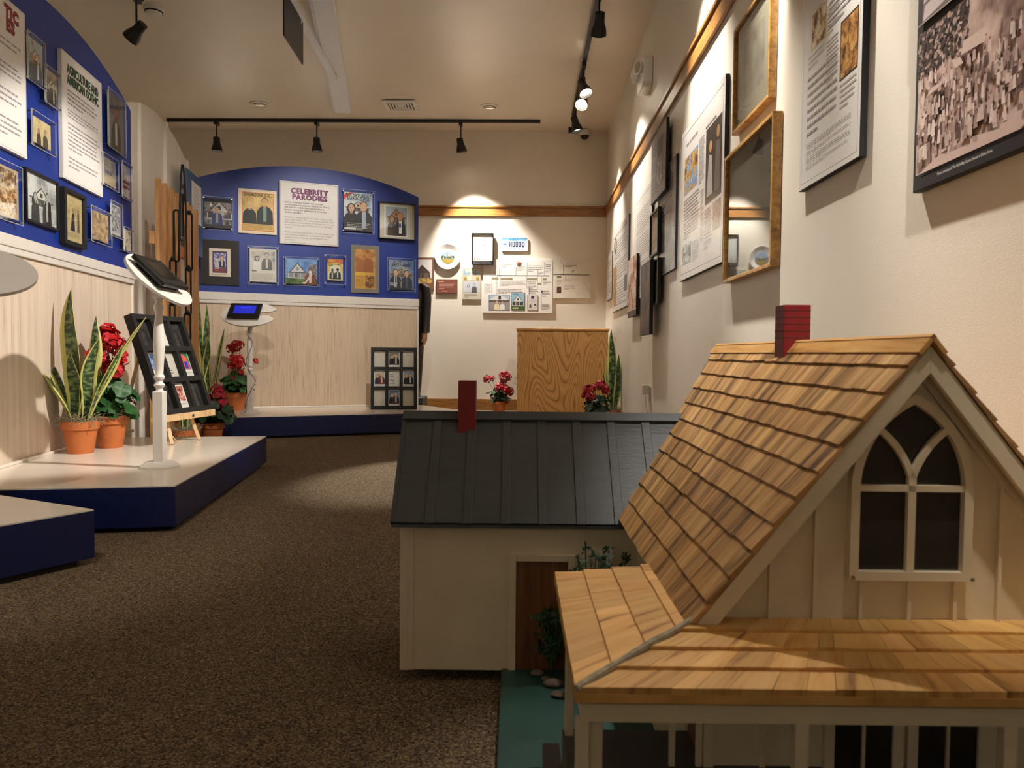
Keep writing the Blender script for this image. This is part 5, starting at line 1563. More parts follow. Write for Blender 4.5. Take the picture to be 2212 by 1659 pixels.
def blade(root, h, w, az, lean, bend, twist, seed, mat='leafink'):
    """one sword leaf: dark green bands, yellow margins"""
    rg = random.Random(seed)
    nu, nv = 14, 100
    d = Vector((math.cos(az), math.sin(az), 0))
    s0 = Vector((-math.sin(az), math.cos(az), 0))
    vs, fs, cs = [], [], []
    for j in range(nv + 1):
        v = j / nv
        wd = w * (.42 + .58 * min(1, v * 2.2)) * (1 - max(0, (v - .55) / .45) ** 2.0) + .002
        c = d * (lean * v + bend * v * v) * h + Vector((0, 0, h * v * (1 - .18 * (lean + bend) * v)))
        c += s0 * .010 * math.sin(v * 7 + seed)
        tw = twist * v
        sd = s0 * math.cos(tw) + d * math.sin(tw)
        nd = d * math.cos(tw) - s0 * math.sin(tw)
        for i in range(nu + 1):
            u = i / nu * 2 - 1
            vs.append(root + c + sd * (u * wd / 2) + nd * (u * u * wd * .22))
    mb = MB()
    for j in range(nv):
        for i in range(nu):
            u = abs((i + .5) / nu * 2 - 1)
            if u > .74:
                col = C(206, 204, 120)
            else:
                b = noise.noise(Vector((i * .22 + seed * 3, j * .30, seed))) + .18 * noise.noise(Vector((i * .9, j * .9, seed)))
                col = C(44, 66, 36) if b > .05 else (C(92, 116, 68) if b > -.28 else C(126, 142, 92))
            a = j * (nu + 1) + i
            fs.append((a, a + 1, a + nu + 2, a + nu + 1)); cs.append(col)
    for f, c in zip(fs, cs):
        pass
    mb.v = [Vector(p) for p in vs]
    mb.f = [list(f) for f in fs]; mb.c = cs; mb.m = [0] * len(fs); mb.sm = [True] * len(fs); mb.u = [None] * len(fs)
    o = mb.build('leaf', M[mat], None)
    so = o.modifiers.new('thickness', 'SOLIDIFY'); so.thickness = .0022
    return o

def snake_plant(loc, label, leaves, pr=.078, ph=.135, group=None, moss=True, rot=0):
    t = thing('snake_plant', label, 'potted plant', loc, rot, group)
    pot(t, pr, ph)
    if moss:
        mossbed(t, pr, ph, 190, len(label))
    for k, (x, y, h, w, az, lean, bend, tw) in enumerate(leaves):
        o = blade(Vector((x, y, ph * .9)), h, w * 1.22, R(az), lean, bend, R(tw), k + len(label))
        o.parent = t
    return t

def round_leaf(m, c, r, n, seed, mat=0):
    """ruffled round leaf facing n"""
    rg = random.Random(seed)
    n = n.normalized(); a = n.orthogonal().normalized(); b = n.cross(a)
    k = 14
    vs = [c - n * r * .22]
    for ring, q in ((1, .55), (2, 1.0)):
        for i in range(k):
            th = 2 * PI * i / k
            rr = r * q * (1 + (.10 * math.sin(th * 7 + seed) if ring == 2 else 0)) * (0.72 if i == 0 else 1)
            vs.append(c + a * rr * math.cos(th) + b * rr * math.sin(th) + n * r * (.0 if ring == 1 else .16 * math.sin(th * 4 + seed)))
    fs = [(0, 1 + i, 1 + (i + 1) % k) for i in range(k)]
    fs += [(1 + i, 1 + k + i, 1 + k + (i + 1) % k, 1 + (i + 1) % k) for i in range(k)]
    m.add(vs, fs, mat, None, None, None, True)

def flower_head(c, r, n, seed):
    rg = random.Random(seed)
    m = MB()
    for k in range(n):
        d = Vector((rg.gauss(0, 1), rg.gauss(0, 1), rg.gauss(0, 1) + .45)).normalized()
        p = c + d * r * rg.uniform(.72, 1.0)
        a = d.orthogonal().normalized(); b = d.cross(a)
        pr = r * rg.uniform(.30, .42)
        ph = rg.uniform(0, 6)
        for q in range(5):
            th = ph + q * 2 * PI / 5
            e = a * math.cos(th) + b * math.sin(th); f = d.cross(e)
            m.add([p, p + e * pr * .6 + f * pr * .42 + d * pr * .18, p + e * pr * 1.0 + d * pr * rg.uniform(-.1, .35), p + e * pr * .6 - f * pr * .42 + d * pr * .18], [(0, 1, 2, 3)])
    m.lathe([(r * .02, -r * .5), (r * .5, -.1 * r), (r * .5, .3 * r), (.02 * r, r * .6)], 8, M=Matrix.Translation(c), cap=False)
    return m

def geranium(loc, label, r, ph, H, heads, seed, nleaf=46, spread=.13, petal='petal', leaf='leaf', moss=False, foot=None, lowz=.0):
    t = thing('geranium', label, 'potted plant', loc, 0)
    pot(t, r, ph)
    if moss:
        mossbed(t, r, ph, 120, seed)
    rg = random.Random(seed)
    lv = MB(); st = MB()
    for k in range(nleaf):
        a = rg.uniform(0, 2 * PI); q = spread * math.sqrt(rg.random())
        z = ph + rg.uniform(lowz, H * .62) * (1 - .35 * q / spread)
        c = Vector((q * math.cos(a), q * math.sin(a), z))
        n = Vector((math.cos(a) * rg.uniform(.2, 1.2), math.sin(a) * rg.uniform(.2, 1.2), rg.uniform(.1, 1.0)))
        round_leaf(lv, c, rg.uniform(.026, .046), n, k + seed)
        st.tube([(c.x * .15, c.y * .15, ph * .9), (c.x * .7, c.y * .7, ph + (z - ph) * .6), tuple(c - n.normalized() * .006)], .0017, 5)
    lv.build('foliage', M[leaf], t)
    for (x, y, z, hr) in heads:
        st.tube([(x * .1, y * .1, ph * .9), (x * .5, y * .5, ph + (z - ph) * .55), (x, y, z)], .0022, 5)
        flower_head(Vector((x, y, z)), hr, int(18 + hr * 420), int(seed + x * 1000 + z * 100)).build('flower_head', M[petal], t)
    st.build('stems', M['stem'], t)
    return t

# left platform: snake plant and geranium against the beadboard
p = at_z(174, 978, DECK)
snake_plant((p.x, p.y, DECK), 'tall snake plant in a terracotta pot topped with moss on the left platform',
            [(0, -.005, .63, .098, 250, .10, -.06, 6), (-.02, .012, .44, .062, 190, .22, .22, 10), (.015, .012, .52, .055, 80, .12, .06, -15), (.02, .0, .55, .062, 32, .30, .18, 20), (.03, -.01, .40, .055, 10, .32, .10, 25),
             (-.025, -.012, .43, .055, 205, .20, .40, -10), (.0, -.02, .34, .075, 262, .06, .02, 5), (-.015, -.02, .30, .06, 222, .25, .25, 0), (.02, -.015, .42, .06, 330, .18, .12, 10)], pr=.081, ph=.150)
p = at_z(234, 966, DECK)
geranium((p.x + .01, p.y, DECK), 'red geranium in a terracotta pot behind the tall snake plant', .083, .160, .33,
         [(.0, -.02, .53, .062), (.05, -.03, .50, .05), (-.055, .03, .55, .04), (.045, -.05, .385, .05), (-.02, -.05, .43, .05), (-.06, -.02, .45, .045), (.06, .0, .44, .04), (-.02, .03, .58, .035)], 11, 70, .125, leaf='leaf', moss=True)
# on the floor in the gap between the two platforms
p = at_z(325, 960, 0.0)
gz = Vector((P2.w(.18, -.30, 0).x, P2.w(.18, -.30, 0).y, 0))
snake_plant((gz.x, gz.y, 0.0), 'snake plant standing on the carpet behind the easel',
            [(0, 0, .62, .06, 200, .12, .05, 10), (.02, .01, .48, .055, 20, .14, .10, -10), (-.02, .0, .55, .05, 170, .05, -.04, 20), (.01, -.02, .52, .05, 300, .18, .10, 0), (-.01, .02, .40, .05, 100, .2, .1, 12)], pr=.075, ph=.145)
gz = P2.w(.62, -.36, 0)
geranium((gz.x, gz.y, 0.0), 'dark crimson geranium on the carpet behind the easel', .08, .15, .28,
         [(.05, .0, .33, .05), (.07, -.02, .27, .05), (.02, .03, .37, .045), (.085, .01, .22, .04), (-.04, .02, .30, .045)], 23, 50, .15, petal='crimson', leaf='darkleaf')
# on the celebrity platform, left end
p = at_z(453, 888, DECK)
snake_plant((p.x, p.y, DECK), 'dark snake plant in a small pot at the left end of the celebrity platform',
            [(-.022, .0, .86, .088, 190, .06, .01, 8), (-.006, .012, .74, .075, 150, .03, .02, -8), (.012, -.01, .56, .062, 10, .13, .06, 12), (-.03, -.012, .60, .06, 200, .09, .02, 0), (.0, -.015, .48, .05, 270, .04, .02, 0)], pr=.066, ph=.13)
p = at_z(510, 886, DECK)
geranium((p.x, p.y, DECK), 'bright red geranium in a terracotta pot left of the lit tablet stand', .085, .145, .27,
         [(.03, -.04, .40, .052), (.05, -.05, .36, .045), (-.005, -.06, .42, .03), (.0, .0, .52, .045), (.03, .01, .53, .035), (-.05, .01, .50, .036), (-.03, -.02, .36, .032), (.17, -.02, .40, .024), (.06, -.05, .30, .028), (.01, -.08, .25, .028), (-.02, .02, .48, .03)], 37, 62, .135)
# on the floor by the cabinet
p = Vector((at_y(1078, 880, 8.32).x, 8.32, 0))
geranium((p.x, p.y, 0), 'red geranium in a plain pot on the carpet left of the oak cabinet', .085, .125, .27,
         [(-.13, -.02, .36, .045), (-.08, .0, .37, .030), (.05, -.02, .40, .055), (.09, -.03, .39, .045), (.0, -.06, .27, .055), (.07, -.05, .25, .055), (.11, -.02, .23, .05), (.08, -.05, .12, .03), (.04, .02, .33, .04)], 41, 46, .12, leaf='darkleaf', petal='crimson')
p = Vector((at_y(1291, 880, 6.95).x, 6.95, 0))
geranium((p.x, p.y, 0), 'crimson geranium on the carpet before the right side of the oak cabinet', .085, .12, .26,
         [(-.09, -.02, .32, .05), (-.07, -.04, .26, .05), (-.11, .0, .27, .04), (.02, -.02, .36, .05), (.06, -.02, .33, .045), (-.03, .02, .34, .035), (.08, -.01, .30, .035)], 53, 44, .12, leaf='darkleaf', petal='crimson', moss=True)
p = Vector((at_y(1326, 880, 7.25).x, 7.25, 0))
snake_plant((p.x - .01, p.y, 0), 'snake plant between the oak cabinet and the right wall',
            [(-.005, 0, .78, .085, 240, .03, .0, 15), (.02, -.01, .55, .085, 300, .08, .02, -15), (-.02, .0, .40, .05, 200, .16, .04, 0), (-.03, -.02, .52, .045, 200, .06, .02, 20)], pr=.075, ph=.12)

# ------------------------------------------------------------------ picket fence, chains, blue board
fa, fb = P2.w(.26, -.175, 0), P2.w(1.30, -.150, 0)
fd = (fb - fa); FL = fd.length
frot = math.atan2(fd.y, fd.x)
FE = Fr(fa.x, fa.y, frot)
t = thing('picket_fence', 'length of pine picket fence standing against the white display wall', 'fence', (fa.x, fa.y, 0), frot)
npk = 7
xs = []
for px, py in ((346, 392), (360, 405), (374, 415), (387, 427), (408, 447), (416, 456), (427, 465)):
    u, z = FE.uz(px - 5, py, -.01)
    xs.append((u, z))
for u, z in xs:
    z = 1.70 + (z - 1.70) * .45
    w = .062
    pts = [(u - w / 2, .02), (u + w / 2, .02), (u + w / 2, z - .035)] + [(u + w / 2 * math.cos(R(q)), z - .035 + .035 * math.sin(R(q))) for q in range(20, 180, 20)] + [(u - w / 2, z - .035)]
    MB().prism(pts, -.024, .0).build('picket', M['fence'], t, bevel=.002)
for z in (.42, 1.28):
    MB().box(xs[0][0] - .05, xs[-1][0] + .04, .0, .030, z, z + .075).build('fence_rail', M['fence'], t, bevel=.002)
for x in (xs[0][0] - .03, xs[-1][0] + .02):
    MB().box(x - .03, x + .03, .0005, .032, 0, .40).build('fence_foot', M['fence'], t)
# long-linked iron chains hanging on the fence, their links turned half towards the room
def chain(label, pts, spike=False):
    """pts: (px, y_top, y_bottom, width px) for each elongated link, in the photo, on a plane before the fence"""
    u0, z0 = FE.uz(pts[-1][0], pts[-1][2], -.06)
    t = thing('iron_chain', label, 'chain', FE.w(u0, -.06, z0), frot)
    vd = Vector((.906, .423, 0))
    e = FE.Mi.to_3x3() @ vd
    for k, (px, ya, yb, wp) in enumerate(pts):
        ua, za = FE.uz(px, ya, -.06); ub, zb2 = FE.uz(px, yb, -.06)
        u_ = (ua + ub) / 2 - u0
        w = max(.026, wp / FPX * 5.2 - .012)
        zt, zl = za - z0, zb2 - z0
        if k == 0 and spike:
            lp = [(-w / 2, zl), (-w / 2, zl + .3 * (zt - zl)), (-w * .30, zl + .80 * (zt - zl)), (-w * .08, zt), (w * .08, zt), (w * .30, zl + .80 * (zt - zl)), (w / 2, zl + .3 * (zt - zl)), (w / 2, zl)]
        else:
            r_ = w / 2
            lp = [(r_ * math.cos(R(q)), zt - r_ + r_ * math.sin(R(q))) for q in range(0, 181, 30)] + [(r_ * math.cos(R(q)), zl + r_ + r_ * math.sin(R(q))) for q in range(180, 361, 30)]
        tw = Matrix.Rotation(R(14 if k % 2 else -14), 3, 'Z') @ e
        MB().tube([(u_ + tw.x * x, tw.y * x, z) for x, z in lp], .0062, 8, closed=True).build('link', M['iron'], t)
        if k:
            MB().lathe([(0, -.016), (.012, -.012), (.015, 0), (.012, .012), (0, .016)], 12, M=Matrix.Translation((u_, 0, zt))).build('knuckle', M['iron'], t)
    return t
chain('black iron chain of long links with a pointed top, hanging on the picket fence', [(395, 356, 520, 17), (409, 460, 585, 15), (407, 578, 680, 14), (405, 676, 735, 16), (404, 730, 790, 12)], True)
chain('shorter black iron chain of long links, left of the pointed one on the fence', [(381, 454, 565, 13), (374, 560, 660, 15), (373, 655, 730, 13), (371, 725, 790, 12)])
u0, zt = P2.uz(403, 362, -.10); u1, _ = P2.uz(437, 390, -.10); zb_ = P2.uz(420, 548, -.10)[1]
t = thing('blue_board', 'slate-blue board with a white printed sheet, behind the end of the picket fence', 'board', P2.w((u0 + u1) / 2, -.088, zb_), P2.rot)
w = u1 - u0; h = zt - zb_
MB().box(-w / 2, w / 2, -.012, .0, 0, h).build('backing_board', M['slateblue'], t, bevel=.001)
for q in (.15, .75):
    MB().box(-.03, .03, .0, .087, h * q, h * (q + .06)).build('spacer', M['pale'], t)
a = Art(w * .62, h * .5, (236, 234, 230), 91).lines(.15, .15, .85, .9, 12, (170, 168, 170), .35)
a.build('printed_sheet', t, (-w * .22, -.0135, h * .40))

# ------------------------------------------------------------------ oak cabinet
ux0 = at_y(1117, 800, 7.72).x; ux1 = at_y(1313, 800, 7.72).x
ztop = at_y(1215, 708, 7.70).z
t = thing('oak_cabinet', 'oak cabinet with bold wood grain standing by the far wall', 'cabinet', ((ux0 + ux1) / 2, 7.72, 0))
w = (ux1 - ux0) / 2
MB().box(-w, w, 0, .52, 0.0, ztop - .035).build('carcass', M['oak'], t, bevel=.002)
MB().box(-w - .012, w + .012, -.014, .53, ztop - .035, ztop).build('top', M['oakedge'], t, bevel=.012)
MB().box(-w - .004, -w, .10, .12, .36, .46).tube([(-w - .002, .1, .40), (-w - .022, .1, .40), (-w - .022, .1, .33), (-w - .002, .1, .33)], .004, 8).build('side_handle', M['steel'], t)

# ------------------------------------------------------------------ carved figure behind the celebrity wall
def ringe(cx, cy, z, rx, ry, n=20, tilt=0.0):
    return [Vector((cx + rx * math.cos(2 * PI * k / n), cy + ry * math.sin(2 * PI * k / n), z + tilt * math.cos(2 * PI * k / n))) for k in range(n)]
sx = at_y(884, 700, 7.9).x
t = thing('statue', 'life-size carved figure of a man in a dark coat, mostly hidden behind the celebrity wall', 'statue', (sx, 7.9, 0))
MB().box(-.26, .165, -.2, .2, 0, .19).build('plinth', M['darkgreen'], t, bevel=.01)
b = MB()
for s_ in (-1, 1):
    b.loft([ringe(s_ * .075, -.05, .19, .05, .10), ringe(s_ * .075, -.03, .225, .045, .09), ringe(s_ * .075, .0, .28, .052, .058), ringe(s_ * .078, 0, .50, .062, .066), ringe(s_ * .08, 0, .80, .078, .085)])
b.build('trousers', M['denim'], t)
b = MB()
b.loft([ringe(0, 0, .62, .145, .125), ringe(0, 0, .66, .15, .13), ringe(0, 0, .92, .142, .115), ringe(0, 0, 1.10, .150, .112), ringe(0, 0, 1.26, .162, .11), ringe(0, 0, 1.33, .140, .095), ringe(0, 0, 1.375, .085, .075), ringe(0, 0, 1.40, .058, .06)])
for s_ in (-1, 1):
    b.loft([ringe(s_ * .130, 0, 1.345, .035, .06), ringe(s_ * .165, 0, 1.31, .052, .066), ringe(s_ * .178, 0, 1.20, .050, .062), ringe(s_ * .180, -.01, 1.05, .044, .056), ringe(s_ * .176, -.035, .90, .042, .050), ringe(s_ * .172, -.05, .845, .044, .050)])
b.build('coat', M['coat'], t)
for s_ in (-1, 1):
    b = MB()
    c0_ = Vector((s_ * .170, -.055, .85))
    b.loft([ringe(c0_.x, c0_.y, .85, .024, .028, 12), ringe(c0_.x, c0_.y - .005, .82, .026, .036, 12), ringe(c0_.x, c0_.y - .008, .775, .024, .042, 12), ringe(c0_.x, c0_.y - .008, .755, .018, .038, 12)])
    for k in range(4):
        y_ = c0_.y - .038 + k * .019
        ln = (.058, .068, .064, .048)[k]
        b.tube([(c0_.x, y_, .765), (c0_.x - s_ * .004, y_, .765 - ln * .5), (c0_.x - s_ * .018, y_ + .002, .765 - ln * .85), (c0_.x - s_ * .026, y_ + .003, .765 - ln * .9)], [.0092, .0088, .008, .006], 8)
    b.tube([(c0_.x - s_ * .004, c0_.y - .034, .815), (c0_.x - s_ * .014, c0_.y - .052, .785), (c0_.x - s_ * .020, c0_.y - .050, .75)], [.011, .0095, .007], 8)
    b.build('hand', M['skin'], t)
b = MB()
b.loft([ringe(0, 0, 1.385, .048, .05), ringe(0, -.004, 1.43, .047, .05), ringe(0, -.016, 1.455, .052, .066), ringe(0, -.012, 1.49, .064, .080), ringe(0, -.006, 1.54, .071, .088), ringe(0, 0, 1.59, .071, .09), ringe(0, .004, 1.635, .056, .075), ringe(0, .006, 1.66, .025, .035)])
b.add([(-.010, -.086, 1.555), (.010, -.086, 1.555), (.016, -.084, 1.515), (-.016, -.084, 1.515), (0, -.112, 1.522)], [(0, 1, 4), (1, 2, 4), (2, 3, 4), (3, 0, 4)])
for s_ in (-1, 1):
    b.loft([ringe(s_ * .072, .01, 1.505, .006, .012, 8), ringe(s_ * .078, .012, 1.53, .009, .02, 8), ringe(s_ * .078, .012, 1.56, .008, .018, 8)])
hd = b.build('head', M['skin'], t)
for s_ in (-1, 1):
    MB().lathe([(0, -.006), (.009, -.003), (.009, .003), (0, .006)], 10, M=Matrix.Translation((s_ * .028, -.081, 1.556)) @ Matrix.Rotation(R(90), 4, 'X')).build('eye', M['dome'], hd)
MB().box(-.022, .022, -.087, -.078, 1.481, 1.486).build('mouth', M['brick'], hd)
b = MB().loft([ringe(0, .018, 1.53, .074, .078), ringe(0, .016, 1.58, .077, .086), ringe(0, .014, 1.63, .064, .076), ringe(0, .012, 1.67, .028, .036)])
b.build('hair', M['hair'], hd)
# ------------------------------------------------------------------ the model house on its teal board
HR = R(0.69)
HF = Fr(0, 0, HR)
def P(px, py, d):
    """point of the house seen at px, py on the upright plane d metres ahead (house axes)"""
    return HF.hit(px, py, d)
def PX(px, py, x):
    o = HF.Mi @ EYE; dr = HF.Mi.to_3x3() @ ray(px, py)
    return o + dr * ((x - o.x) / dr.x)
D0 = 0.88
A = P(2014, 737, D0)                # front peak of the shingles
F = P(1488, 1362, D0)               # front foot of the left eave
XA, ZA, XF, ZF = A.x, A.z, F.x, F.z
YB = PX(1548, 755, XA).y            # back end of the ridge
YE = PX(1340, 1127, XF).y           # back end of the eave, cut along the valley
YW = D0 + 0.030                     # front wall behind the barge boards
BZ = 0.028
house = thing('model_house', 'white wooden model cottage with cedar shingle roof, pointed window and grey-roofed wing, in the foreground', 'model house', (0, 0, 0), HR)
rg = random.Random(77)
def shingle_plane(mb, p_ridge_front, p_ridge_back, p_eave_front, p_eave_back, rows, th, wmean, over=.004, jit=.0011):
    """overlapping courses: each row is a run of single shingles, thicker at the butt"""
    n = (p_ridge_back - p_ridge_front).cross(p_eave_front - p_ridge_front).normalized()
    if n.z < 0:
        n = -n
    for r_ in range(rows):
        v0, v1 = r_ / rows, (r_ + 1) / rows
        v0b = max(0, v0 - .25 / rows)
        L0, R0 = p_ridge_front.lerp(p_eave_front, v0b), p_ridge_back.lerp(p_eave_back, v0b)
        L1, R1 = p_ridge_front.lerp(p_eave_front, v1), p_ridge_back.lerp(p_eave_back, v1)
        ln = (R1 - L1).length
        x = 0.0
        while x < ln - 1e-4:
            w = wmean * rg.uniform(.55, 1.5)
            if ln - x - w < wmean * .5:
                w = ln - x
            a, b = x / ln, (x + w) / ln
            g = .00025 / ln
            t_ = th * rg.uniform(.93, 1.07)
            dn = (L1 - L0).normalized() * rg.uniform(-jit, jit)
            q = [L0.lerp(R0, a + g), L0.lerp(R0, b - g), L1.lerp(R1, b - g) + dn, L1.lerp(R1, a + g) + dn]
            lift = [n * .001, n * .001, n * t_, n * t_]
            top = [p + l for p, l in zip(q, lift)]
            bot = [q[0] - n * .002, q[1] - n * .002, q[2] - n * .002 + n * t_ * .15, q[3] - n * .002 + n * t_ * .15]
            ou, ov = rg.uniform(0, 30), rg.uniform(0, 30)
            hgt = (q[3] - q[0]).length
            c = rg.uniform(.78, 1.06)
            col = (c, c * rg.uniform(.95, 1.0), c * rg.uniform(.9, 1.0), 1)
            uvt = [(ou, ov + hgt), (ou + w, ov + hgt), (ou + w, ov), (ou, ov)]
            mb.add(top + bot, [(0, 1, 2, 3), (7, 6, 5, 4), (3, 2, 6, 7), (0, 3, 7, 4), (1, 5, 6, 2), (0, 4, 5, 1)], 0, col,
                   [uvt, uvt, [(ou, ov), (ou + w, ov), (ou + w, ov + .004), (ou, ov + .004)]] + [[(ou, ov)] * 4] * 3)
            x += w
    return n
RF, RB = Vector((XA, D0, ZA)), Vector((XA, YB, ZA))
EF_, EB_ = Vector((XF, D0, ZF)), Vector((XF, YE, ZF))
m = MB(); nL = shingle_plane(m, RF, RB, EF_, EB_, 11, .0052, .036)
m.build('left_roof', M['shingle'], house)
XR = 2 * XA - XF
ER, ERB = Vector((XR, D0, ZF)), Vector((XR, YB, ZF))
m = MB(); shingle_plane(m, RF, RB, ER, ERB, 11, .0052, .036)
m.build('right_roof', M['shingle'], house)
# ridge cap: two boards
m = MB()
dl = (EF_ - RF).normalized(); dr_ = (ER - RF).normalized()
nR = Vector((-nL.x, nL.y, nL.z))
up_ = Vector((0, 0, .0085))
for d_, n_ in ((dl, nL), (dr_, nR)):
    a0 = RF + up_ + Vector((0, -.003, 0)); a1 = Vector((XA, YB + .002, ZA)) + up_
    wv = d_ * .027
    m.add([a0, a1, a1 + wv, a0 + wv, a0 - n_ * .005, a1 - n_ * .005, a1 + wv - n_ * .005, a0 + wv - n_ * .005],
          [(0, 1, 2, 3), (7, 6, 5, 4), (3, 2, 6, 7), (0, 3, 7, 4), (1, 5, 6, 2), (0, 4, 5, 1)], 0, (.80, .76, .74, 1),
          [[(0, 0), (0, 1), (.03, 1), (.03, 0)]] * 6)
m.build('ridge_cap', M['shinglelight'], house)
# barge boards, soffit and frieze of the front gable
def rake(mb, side, w, y0, y1, off, mat=0):
    e = EF_ if side < 0 else ER
    d_ = (e - RF).normalized(); n_ = nL if side < 0 else nR
    s0 = RF - n_ * off; e0 = e - n_ * off + d_ * .004
    k = w / max(.2, abs(n_.z))
    # keep both boards meeting on the centre line
    p = [Vector((XA, 0, s0.z + (0 if side < 0 else 0))), Vector((e0.x, 0, e0.z)), Vector((e0.x, 0, e0.z)) - n_ * w, Vector((XA, 0, s0.z - k))]
    z0 = RF.z - off / abs(n_.z)
    p[0].z = z0; p[3].z = z0 - k
    mb.prism([(q.x, q.z) for q in p], y0, y1, mat)
for s_ in (-1, 1):
    m = MB(); rake(m, s_, .020, D0 + .002, D0 + .010, .003); m.build('barge_board', M['housewhite'], house, bevel=.0008)
    m = MB(); rake(m, s_, .006, D0 + .010, YW + .002, .003); m.build('soffit', M['housewhite'], house)
    m = MB(); rake(m, s_, .018, YW - .006, YW, .009); m.build('frieze_board', M['housewhite'], house)
# walls
XWL = XF + .030
XWR = 2 * XA - XWL
slope = (ZA - ZF) / (XA - XF)
zroof = lambda x: ZA - slope * abs(x - XA) - .010
MB().prism([(XWL, BZ), (XWR, BZ), (XWR, zroof(XWR)), (XA, ZA - .010), (XWL, zroof(XWL))], YW, YE - .01).build('walls', M['housewhite'], house)
ZPI = P(1700, 1338, YW).z           # porch roof meets the gable
for px, py in ((1665, 1200), (1764, 1080), (2164, 1040)):
    p = P(px, py, YW - .004)
    MB().box(p.x - .0022, p.x + .0022, YW - .0065, YW, ZPI - .005, zroof(p.x) - .012).build('gable_batten', M['housewhite'], house)
for px in (1858, 1962, 2061):
    p = P(px, 1300, YW - .004)
    MB().box(p.x - .0022, p.x + .0022, YW - .0065, YW, ZPI - .005, P(px, 1249, YW).z).build('gable_batten', M['housewhite'], house)
p = P(1972, 870, YW - .004); MB().box(p.x - .0022, p.x + .0022, YW - .0065, YW, P(1972, 862, YW).z, zroof(p.x) - .012).build('gable_batten', M['housewhite'], house)
# pointed window
YG = YW - .012
wl, wr = P(1847, 1150, YG).x, P(2092, 1150, YG).x
zs, zb_, za_ = P(1970, 1056, YG).z, P(1970, 1246, YG).z, P(1978, 862, YG).z
cxw = (wl + wr) / 2; hw = (wr - wl) / 2; hh = za_ - zs
rad = (hw * hw + hh * hh) / (2 * hw)
def arc(side, n=12):
    c = (cxw + side * (hw - rad), zs)
    a1 = math.atan2(hh, rad - hw)
    return [(c[0] + side * rad * math.cos(a1 * k / n), c[1] + rad * math.sin(a1 * k / n)) for k in range(n + 1)]
ar, al = arc(1), arc(-1)
outline = [(wl, zb_), (wr, zb_)] + ar + al[::-1][1:]
fr_ = MB(); fr_.strip(outline, .0105, YG, YW, closed=True)
wf = fr_.build('gothic_window', M['housewhite'], house)
tr = MB()
tr.strip([(wl, zs), (wr, zs)], .0075, YG + .001, YG + .008)
xm = cxw
zy = P(1975, 1034, YG).z
tr.strip([(xm, zb_), (xm, zy)], .009, YG + .001, YG + .008)
for s_ in (-1, 1):
    tgt = ar[7] if s_ > 0 else al[7]
    pts = []
    for k in range(9):
        u = k / 8
        x = xm + (tgt[0] - xm) * (u * .55 + .45 * u * u); z = zy + (tgt[1] - zy) * (u * 1.25 - .25 * u * u)
        pts.append((x, z))
    tr.strip(pts, .0075, YG + .001, YG + .008)
tr.build('glazing_bars', M['housewhite'], wf)
MB().prism(outline, YG + .0092, YG + .011).build('pane', M['pane'], wf)
for px, py in ((1842, 1247), (2100, 1252), (1886, 948)):
    p = P(px, py, YG); MB().lathe([(0, 0), (.0022, .0006), (.0022, .003), (0, .003)], 8, M=Matrix.Translation((p.x, YG + .001, p.z)) @ Matrix.Rotation(R(90), 4, 'X')).build('nail', M['steel'], wf)
# chimney of the main roof
cxh = PX(1712, 700, XA)
yc0 = PX(1678, 700, XA - .012).y
cw = .0225
zc1 = P(1712, 660, cxh.y).z
MB().box(XA - cw, XA + cw, cxh.y - cw, cxh.y + cw, ZA - .045, zc1).build('chimney', M['brick'], house, bevel=.0008)
m = MB()
for k in range(7):
    z = ZA + .012 + k * .0115
    if z < zc1 - .004:
        m.box(XA - cw - .0004, XA + cw + .0004, cxh.y - cw - .0004, cxh.y + cw + .0004, z, z + .0009)
m.build('mortar_line', M['gap_shade_mortar'], house)
# porch roof: left wing, front wing, hip strip
DP = .84 * D0
C1 = P(1243, 1497, DP)
XO, ZO = C1.x, C1.z
YPB = PX(1199, 1214, XO).y
XIN, YIN, ZIN = XF + .028, YW + .002, ZPI + .001
XO2 = 2 * XA - XO
ZL = ZIN
m = MB(); shingle_plane(m, Vector((XIN, YIN, ZL)), Vector((XIN, YPB, ZL)), Vector((XO, DP, ZO)), Vector((XO, YPB, ZO)), 4, .0048, .06, jit=.0006)
m.build('porch_roof_left', M['shinglelight'], house)
m = MB(); shingle_plane(m, Vector((XIN, YIN, ZIN)), Vector((2 * XA - XIN, YIN, ZIN)), Vector((XO, DP, ZO)), Vector((XO2, DP, ZO)), 4, .0060, .030, jit=.0008)
m.build('porch_roof_front', M['shinglelight'], house)
m = MB()
h0, h1 = Vector((XO, DP, ZO + .004)), Vector((XIN - .005, YIN - .004, ZIN + .006))
m.tube([h0.lerp(h1, k / 9) + Vector((rg.uniform(-.001, .001), rg.uniform(-.001, .001), rg.uniform(0, .001))) for k in range(10)], [.0042 * rg.uniform(.8, 1.2) for k in range(10)], 8)
m.build('hip_strip', M['rope'], house)
m = MB()
m.slab([(XO + .004, DP + .004), (XO2 - .004, DP + .004), (2 * XA - XIN, YIN), (XIN, YIN), (XIN, YPB - .003), (XO + .004, YPB - .003)], ZO - .0125, ZO - .0095)
m.build('shaded_gap_board', M['gap_shade_mortar'], house)  # dark slab paints the shade of the gap between shingles and beam
m = MB()
m.slab([(XO - .001, DP - .001), (XO2, DP - .001), (XO2, DP + .03), (XO + .03, DP + .03), (XO + .03, YPB - .001), (XO - .001, YPB - .001)], ZO - .0095, ZO - .001, 0, (.84, .80, .74, 1))
m.u = [[(p.x * .3, p.y * .3 + p.z) for p in [m.v[i] for i in f]] for f in m.f]
m.build('starter_course', M['shinglelight'], house)
m = MB()
m.box(XO + .006, XO2 - .006, DP + .006, DP + .016, ZO - .032, ZO - .0125)
m.box(XO + .006, XO + .016, DP + .016, YPB - .005, ZO - .032, ZO - .0125)
